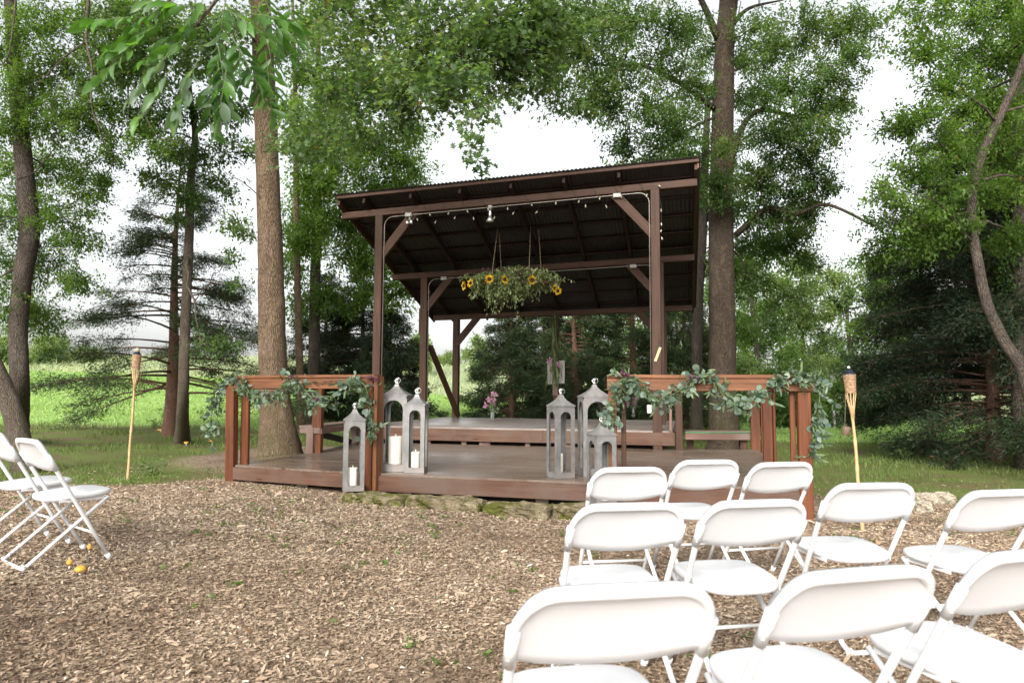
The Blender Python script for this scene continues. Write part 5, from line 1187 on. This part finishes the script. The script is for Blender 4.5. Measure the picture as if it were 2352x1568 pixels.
for (px,py,dx,dy,Y_,ti) in ((470,60,-1,.25,2.6,.62),(430,90,-1,.55,2.55,.7),(400,110,-.7,.7,2.5,1.0),(460,130,-.4,.9,2.55,.95),(500,100,.2,1,2.6,.3),(530,80,.5,.8,2.65,.25),(520,20,.8,.5,2.6,.85),(560,30,1,.45,2.7,.55),(590,20,.7,.9,2.75,.45),(450,20,-1,.0,2.5,.75),(390,40,-1,.35,2.5,.7),(520,-10,.1,1,2.7,.5),(480,-20,-.5,.7,2.6,.7),(550,90,.15,1,2.7,.3),(610,60,.3,1,2.8,.6),(420,-10,-.8,.5,2.5,.65),(360,60,-.9,.5,2.48,.7),(500,140,-.15,1,2.6,.9),(600,-20,.4,.9,2.8,.6),(660,0,.2,.9,2.85,.5),(340,40,-1,.3,2.5,.7),(400,150,-.6,.8,2.5,1.0),(330,90,-.8,.8,2.5,.8),(440,180,-.5,.8,2.55,.9),(480,170,.1,1,2.6,.35),(570,130,.4,.9,2.7,.4),(610,120,.3,1,2.75,.45),(520,160,-.2,1,2.6,.95)):
    p=PY(px,py,Y_); d=dx*CR-dy*CU+RNG.normal(size=3)*.15; pinnate(p,d,random.uniform(.16,.25),11,.1,ti)
C=np.array(C)-bl_; leaves('near_leaves',C,np.array(D),RNG.uniform(.06,.105,len(C)),np.clip(TI,0,1),T_RICH,L_NEAR,o,.45,True); m.build('leaf_stalks',M_STEM,o)

# ------------------------------------------------------------------ conifers
def conifer(name,label,base,h,prof,nb,bark,leafm,tr,lsz,per,droop=.15,rise=.1,lean=(0,0),zmin=.06,inner=.35,group=None,seed_twigs=9,dense=1.0,tint=(.45,.25),cat='conifer'):
    """prof(f) = branch length at height fraction f"""
    base=np.asarray(base,float); o=thing(name,label,cat,base,0,group); m=MB(); top=V(lean[0],lean[1],h)
    ax=lambda f: top*f+V(.03*math.sin(f*7)*tr*6,.03*math.cos(f*5)*tr*6,0)
    pts=[V(0,0,-.1)]+[ax(f) for f in np.linspace(0,1,14)]; m.tube(pts,[tr*1.35]+[max(.012,tr*(1.15 if i==0 else 1)*(1-i/13.5)) for i in range(14)],12,noise=.06)
    C=[];D=[];TI=[]
    for i in range(nb):
        f=zmin+(1-zmin)*((i+random.random())/nb)**.9; p=ax(f); L=prof(f)*random.uniform(.65,1.12)
        if L<.08: continue
        t=random.random()*2*math.pi; d=V(math.cos(t),math.sin(t),0)
        rz=rise*(1.4*f-.25)+random.gauss(0,.11); e=p+d*L+V(0,0,L*(rz-droop)); mid=p+d*L*.5+V(0,0,L*(rz*.7+.02)); bp=bez(p,mid,e,6); r0=max(.008,tr*.10+.006*L)
        m.tube(bp,[lerp(r0,.004,k/5) for k in range(6)],5)
        nt_=max(3,int(seed_twigs*L*dense)); ti=random.gauss(tint[0],tint[1]*.5)
        for k in range(nt_):
            u=inner+(1-inner)*random.random()**.8; s=bp[min(5,int(u*5))]; s2=bp[min(5,int(u*5)+1)]; s=lerp(s,s2,u*5-int(u*5)) if u<1 else s
            sd=nrm(np.cross(d,V(0,0,1)))*random.choice((-1,1)); dd=nrm(d*random.uniform(.3,1)+sd*random.uniform(.2,1.0)+V(0,0,random.gauss(-.1,.22))); tl=(.16+.26*L*(1-u*.55))*random.uniform(.6,1.2); q=s+dd*tl-V(0,0,.12*tl)
            if random.random()<.55: m.tube([s,q],[.005,.002],3,cap=False)
            n_=int(per*random.uniform(.6,1.3)); v=RNG.random(n_)[:,None]; C.append(s[None,:]*(1-v)+q[None,:]*v+RNG.normal(size=(n_,3))*np.array([.075,.075,.075])*(.6+tl)); D.append(dd[None,:]+RNG.normal(size=(n_,3))*.55-np.array([0,0,.12])); TI.append(np.full(n_,ti+random.gauss(0,tint[1]*.5)))
    m.build('trunk',bark,o); C=np.concatenate(C); D=np.concatenate(D); TI=np.clip(np.concatenate(TI)+RNG.normal(0,.1,len(C)),0,.9); TI[RNG.random(len(C))<.010]=1.0
    leaves('crown',C,D,RNG.uniform(.6,1.3,len(C))*lsz,TI,T_NEED,leafm,o,.4); return o
# open cedar on the left
b_=GR(388,988); b_=V(b_[0],15.9,0); b_[0]=PY(388,985,15.9)[0]; b_[2]=float(gz(b_[0],15.9))
conifer('cedar_tree','open reddish cedar with bare level branches beside the lawn, left of the thickest trunk',b_,6.9,lambda f: max(.15,(3.3 if f<.42 else 2.7)*(1-f)**.8*(1 if f>.14 else .7+2*f)),125,B_CEDAR,L_CEDAR,.155,.085,52,.10,.16,zmin=.13,inner=.42,seed_twigs=9,dense=1.1,tint=(.42,.25))
# dark cedar at the right
b_=PY(2285,1033,13.2); b_=V(b_[0],13.2,float(gz(b_[0],13.2)))
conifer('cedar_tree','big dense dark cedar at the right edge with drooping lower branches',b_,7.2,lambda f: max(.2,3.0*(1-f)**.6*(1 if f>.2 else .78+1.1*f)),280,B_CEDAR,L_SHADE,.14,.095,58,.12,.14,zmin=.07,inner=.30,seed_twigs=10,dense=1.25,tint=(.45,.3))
b_=PY(2190,1000,15.8); b_=V(b_[0]+1.9,15.6,float(gz(b_[0]+1.9,15.6)))
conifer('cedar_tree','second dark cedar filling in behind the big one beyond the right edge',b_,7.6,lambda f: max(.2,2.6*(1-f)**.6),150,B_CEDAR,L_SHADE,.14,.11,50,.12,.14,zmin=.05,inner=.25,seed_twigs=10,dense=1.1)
# junipers behind the pavilion
for (px,Y,h,wd,sw_,lb) in ((1175,21.0,3.9,1.9,.14,'shaggy blue-green juniper behind the stage, left of the middle back post'),(1320,20.5,5.2,2.0,.15,'tall dark juniper straight behind the grey board'),(1455,20.8,5.6,2.0,.15,'dark juniper behind the right back brace of the pavilion'),(1575,22.0,5.0,1.9,.13,'dark juniper seen past the roof corner beside the slim mossy trunk'),(1250,24.5,4.9,2.0,.14,'bushy juniper farther back between the two behind the stage'),
   (895,19.5,3.3,1.5,.11,'low dark juniper seen between the two left pavilion posts'),(830,21,5.0,1.9,.14,'dark juniper behind the left rail, with rust-coloured tips'),(745,22,4.6,1.9,.14,'dark juniper behind the thin pale trunk and the thick one')):
    b_=PY(px,980,Y); b_=V(b_[0],Y,float(gz(b_[0],Y)))
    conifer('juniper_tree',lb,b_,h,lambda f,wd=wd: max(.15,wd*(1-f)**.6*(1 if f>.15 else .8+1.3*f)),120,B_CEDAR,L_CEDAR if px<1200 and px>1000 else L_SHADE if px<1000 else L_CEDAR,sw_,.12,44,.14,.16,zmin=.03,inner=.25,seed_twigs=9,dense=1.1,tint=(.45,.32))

# ------------------------------------------------------------------ broadleaf trees and shrubs beyond
def round_tree(name,label,px,Y,ztop,wid,mat,lsz,n=16,trunk_r=.12,group=None,lpt=26,z0=.25,bark=None,cat='tree',flat=.75,base_py=970,tint=(.5,.3)):
    b_=PY(px,base_py,Y); b_=V(b_[0],Y,float(gz(b_[0],Y))); h=ztop-b_[2]; cl=[]
    for i in range(n):
        f=z0+(1-z0)*(i+.5)/n; w_=wid*math.sin(math.pi*min(1,.18+.80*(f-z0)/(1-z0)))**.7; t=i*2.4+random.random(); r=wid*random.uniform(.32,.5)
        cl.append((b_+V(math.cos(t)*w_*random.uniform(.25,.8),math.sin(t)*w_*random.uniform(.25,.8),h*f-r*.3),r,int(16+7*r),flat))
    return tree(name,label,[b_,b_+V(.1*wid*.3,0,h*.3),b_+V(-.1*wid*.3,.1,h*.6),b_+V(0,0,h*.9)],[trunk_r,trunk_r*.8,trunk_r*.6,trunk_r*.2],cl,bark or B_DARK,mat,lsz,T_OVAL,lpt,cat=cat,group=group,sides=8,tw_r=.008,tint=tint)
GB='broadleaf trees beyond the lawn on the right'
for (px,Y,zt,wd,mt,ls,n,lb) in (
 (1740,30,8.3,2.6,L_MAPLE,.17,16,'leafy green tree beyond the lawn, seen just right of the big dark trunk'),
 (1850,38,9.4,3.0,L_PALE,.22,18,'tallest pale sunlit tree in the gap between the two dark crowns'),
 (1960,36,8.2,2.8,L_PALE,.21,16,'pale green tree beyond the lawn, left of the dark cedar'),
 (2060,30,8.0,2.8,L_MAPLE,.18,16,'green tree half hidden by the dark cedar at the right'),
 (1660,40,9.5,3.0,L_PALE,.22,16,'pale tree whose crown shows behind the big dark trunk'),
 (2220,26,8.5,3.0,L_DEEP,.17,18,'deep green tree behind the dark cedar and the leaning trunk'),
 (2380,24,8.5,3.0,L_DEEP,.16,18,'deep green tree closing the view at the right picture edge'),
 (1560,44,10,3.2,L_MAPLE,.22,14,'tree far behind the pavilion roof corner'),
 (1450,34,6.5,2.6,L_PALE,.2,14,'pale tree behind the junipers at the back of the stage'),
 (1330,36,6.0,2.6,L_MAPLE,.2,14,'green tree showing between the junipers behind the grey board')):
    round_tree('broadleaf_tree',lb,px,Y,zt,wd,mt,ls,n,.16,GB,30)
GS2='shrubs at the far edge of the lawn'
for (px,Y,zt,wd,mt,lb) in (
 (1720,28,2.9,1.5,L_PALE,'grey-green shrub right of the big trunk above the railing'),(1800,27,2.5,1.4,L_MAPLE,'green shrub above the middle of the right railing'),(1870,29,3.0,1.6,L_PALE,'pale leggy shrub above the end of the right railing'),(1940,26.5,2.0,1.3,L_MAPLE,'dense low green shrub behind the right torch head'),(1780,24.5,1.5,1.0,L_DEEP,'low dark shrub behind the right railing posts'),(1880,25,1.35,1.0,L_MAPLE,'low green shrub left of the hanging garland tail'),(2010,26,2.3,1.5,L_DEEP,'dark shrub tucked under the left side of the big cedar'),
 (1650,27,2.4,1.4,L_DEEP,'dark shrub showing behind the base of the big right trunk')):
    round_tree('shrub',lb,px,Y,zt,wd,mt,.13,11,.04,GS2,34,.12,cat='shrub')
GH='pale bushes on the meadow slope'
for (px,Y,zt,wd,lb) in ((20,60,775,2.4,'large pale bush on the meadow slope at the left picture edge'),(110,66,768,2.6,'tallest pale bush on the meadow slope, right of the left edge trunk'),(200,72,800,2.2,'pale bush on the slope behind the low cedar branches'),(300,80,832,1.6,'small distant bush on the slope above the left torch'),(480,88,846,1.5,'distant bush on the slope behind the open cedar'),(600,92,846,1.5,'distant bush on the slope just left of the thickest trunk'),
  (965,70,768,2.0,'pale bush on the slope between the left pavilion posts'),(1035,86,812,1.9,'distant yellowish bush seen between the two rear left posts'),(1100,64,772,1.5,'upright pale bush on the slope right of the back left post'),(1010,95,822,1.9,'distant bush beside the diagonal brace'),(1165,78,800,1.8,'pale bush at the left side of the shaggy juniper')):
    zt=PY(px,zt,Y)[2]
    round_tree('bush',lb,px,Y,zt,wd,L_PALE,.30,10,.08,GH,26,.08,cat='bush',base_py=850,tint=(.7,.3))
# two leaning fence posts in the far lawn
for px,py,Y,lx,lb in ((1917,968,24,-.02,'thin grey fence post standing upright in the far right lawn'),(1948,975,23,-.35,'thin grey fence post leaning over in the far right lawn')):
    p=PY(px,py,Y); p=V(p[0],Y,float(gz(p[0],Y))); o=thing('fence_post',lb,'post',p); m=MB(); m.bar(V(0,0,-.1),V(lx,0,.62),.07,.07,V(0,1,0)); m.build('stake',W_GREY,o)
# understory plants round the trunks
def plant(px,py,h,label,mat,n=60,tm=T_OVAL,ls=.09):
    p=GR(px,py); o=thing('wild_plant',label,'plant',p); m=MB(); C=[];D=[]
    for i in range(9):
        e=V(random.gauss(0,h*.4),random.gauss(0,h*.4),h*random.uniform(.6,1.1)); m.tube([V(0,0,-.02),e*.5+V(0,0,.1*h),e],.004,4)
        for j in range(n//9): f=random.uniform(.3,1.05); C.append(e*f+RNG.normal(size=3)*ls*.6); D.append(RNG.normal(size=3)*V(1,1,.4))
    m.build('stems',M_STEM,o); leaves('leaves',np.array(C),np.array(D),RNG.uniform(.6,1.2,len(C))*ls,RNG.random(len(C)),tm,mat,o,.6)
for px,py,h,lb,mt in ((350,1088,.18,'small leafy sprout at the foot of the left torch',L_PALE),(352,982,.2,'white-flecked plant left of the cedar trunk',L_PALE),(460,960,.42,'leafy plant right of the thin straight trunk',L_MAPLE),(500,955,.38,'bushy plant behind the left garland tail',L_MAPLE),(560,960,.4,'leafy plant seen through the left railing',L_MAPLE),(372,960,.4,'tall weed left of the cedar trunk in the shade',L_MAPLE),(2080,1060,.25,'low plant below the drooping cedar branches',L_DEEP),(2150,1050,.35,'leafy plant under the left part of the big cedar',L_DEEP),(2010,1020,.3,'leafy plant at the grass edge right of the torch pole',L_MAPLE),(1560,1012,.3,'sprout at the foot of the slim mossy trunk',L_DEEP)):
    plant(px,py,h,lb,mt)
print('OBJECTS',len(bpy.data.objects),'POLYS',sum(len(o.data.polygons) for o in bpy.data.objects if o.type=='MESH'))
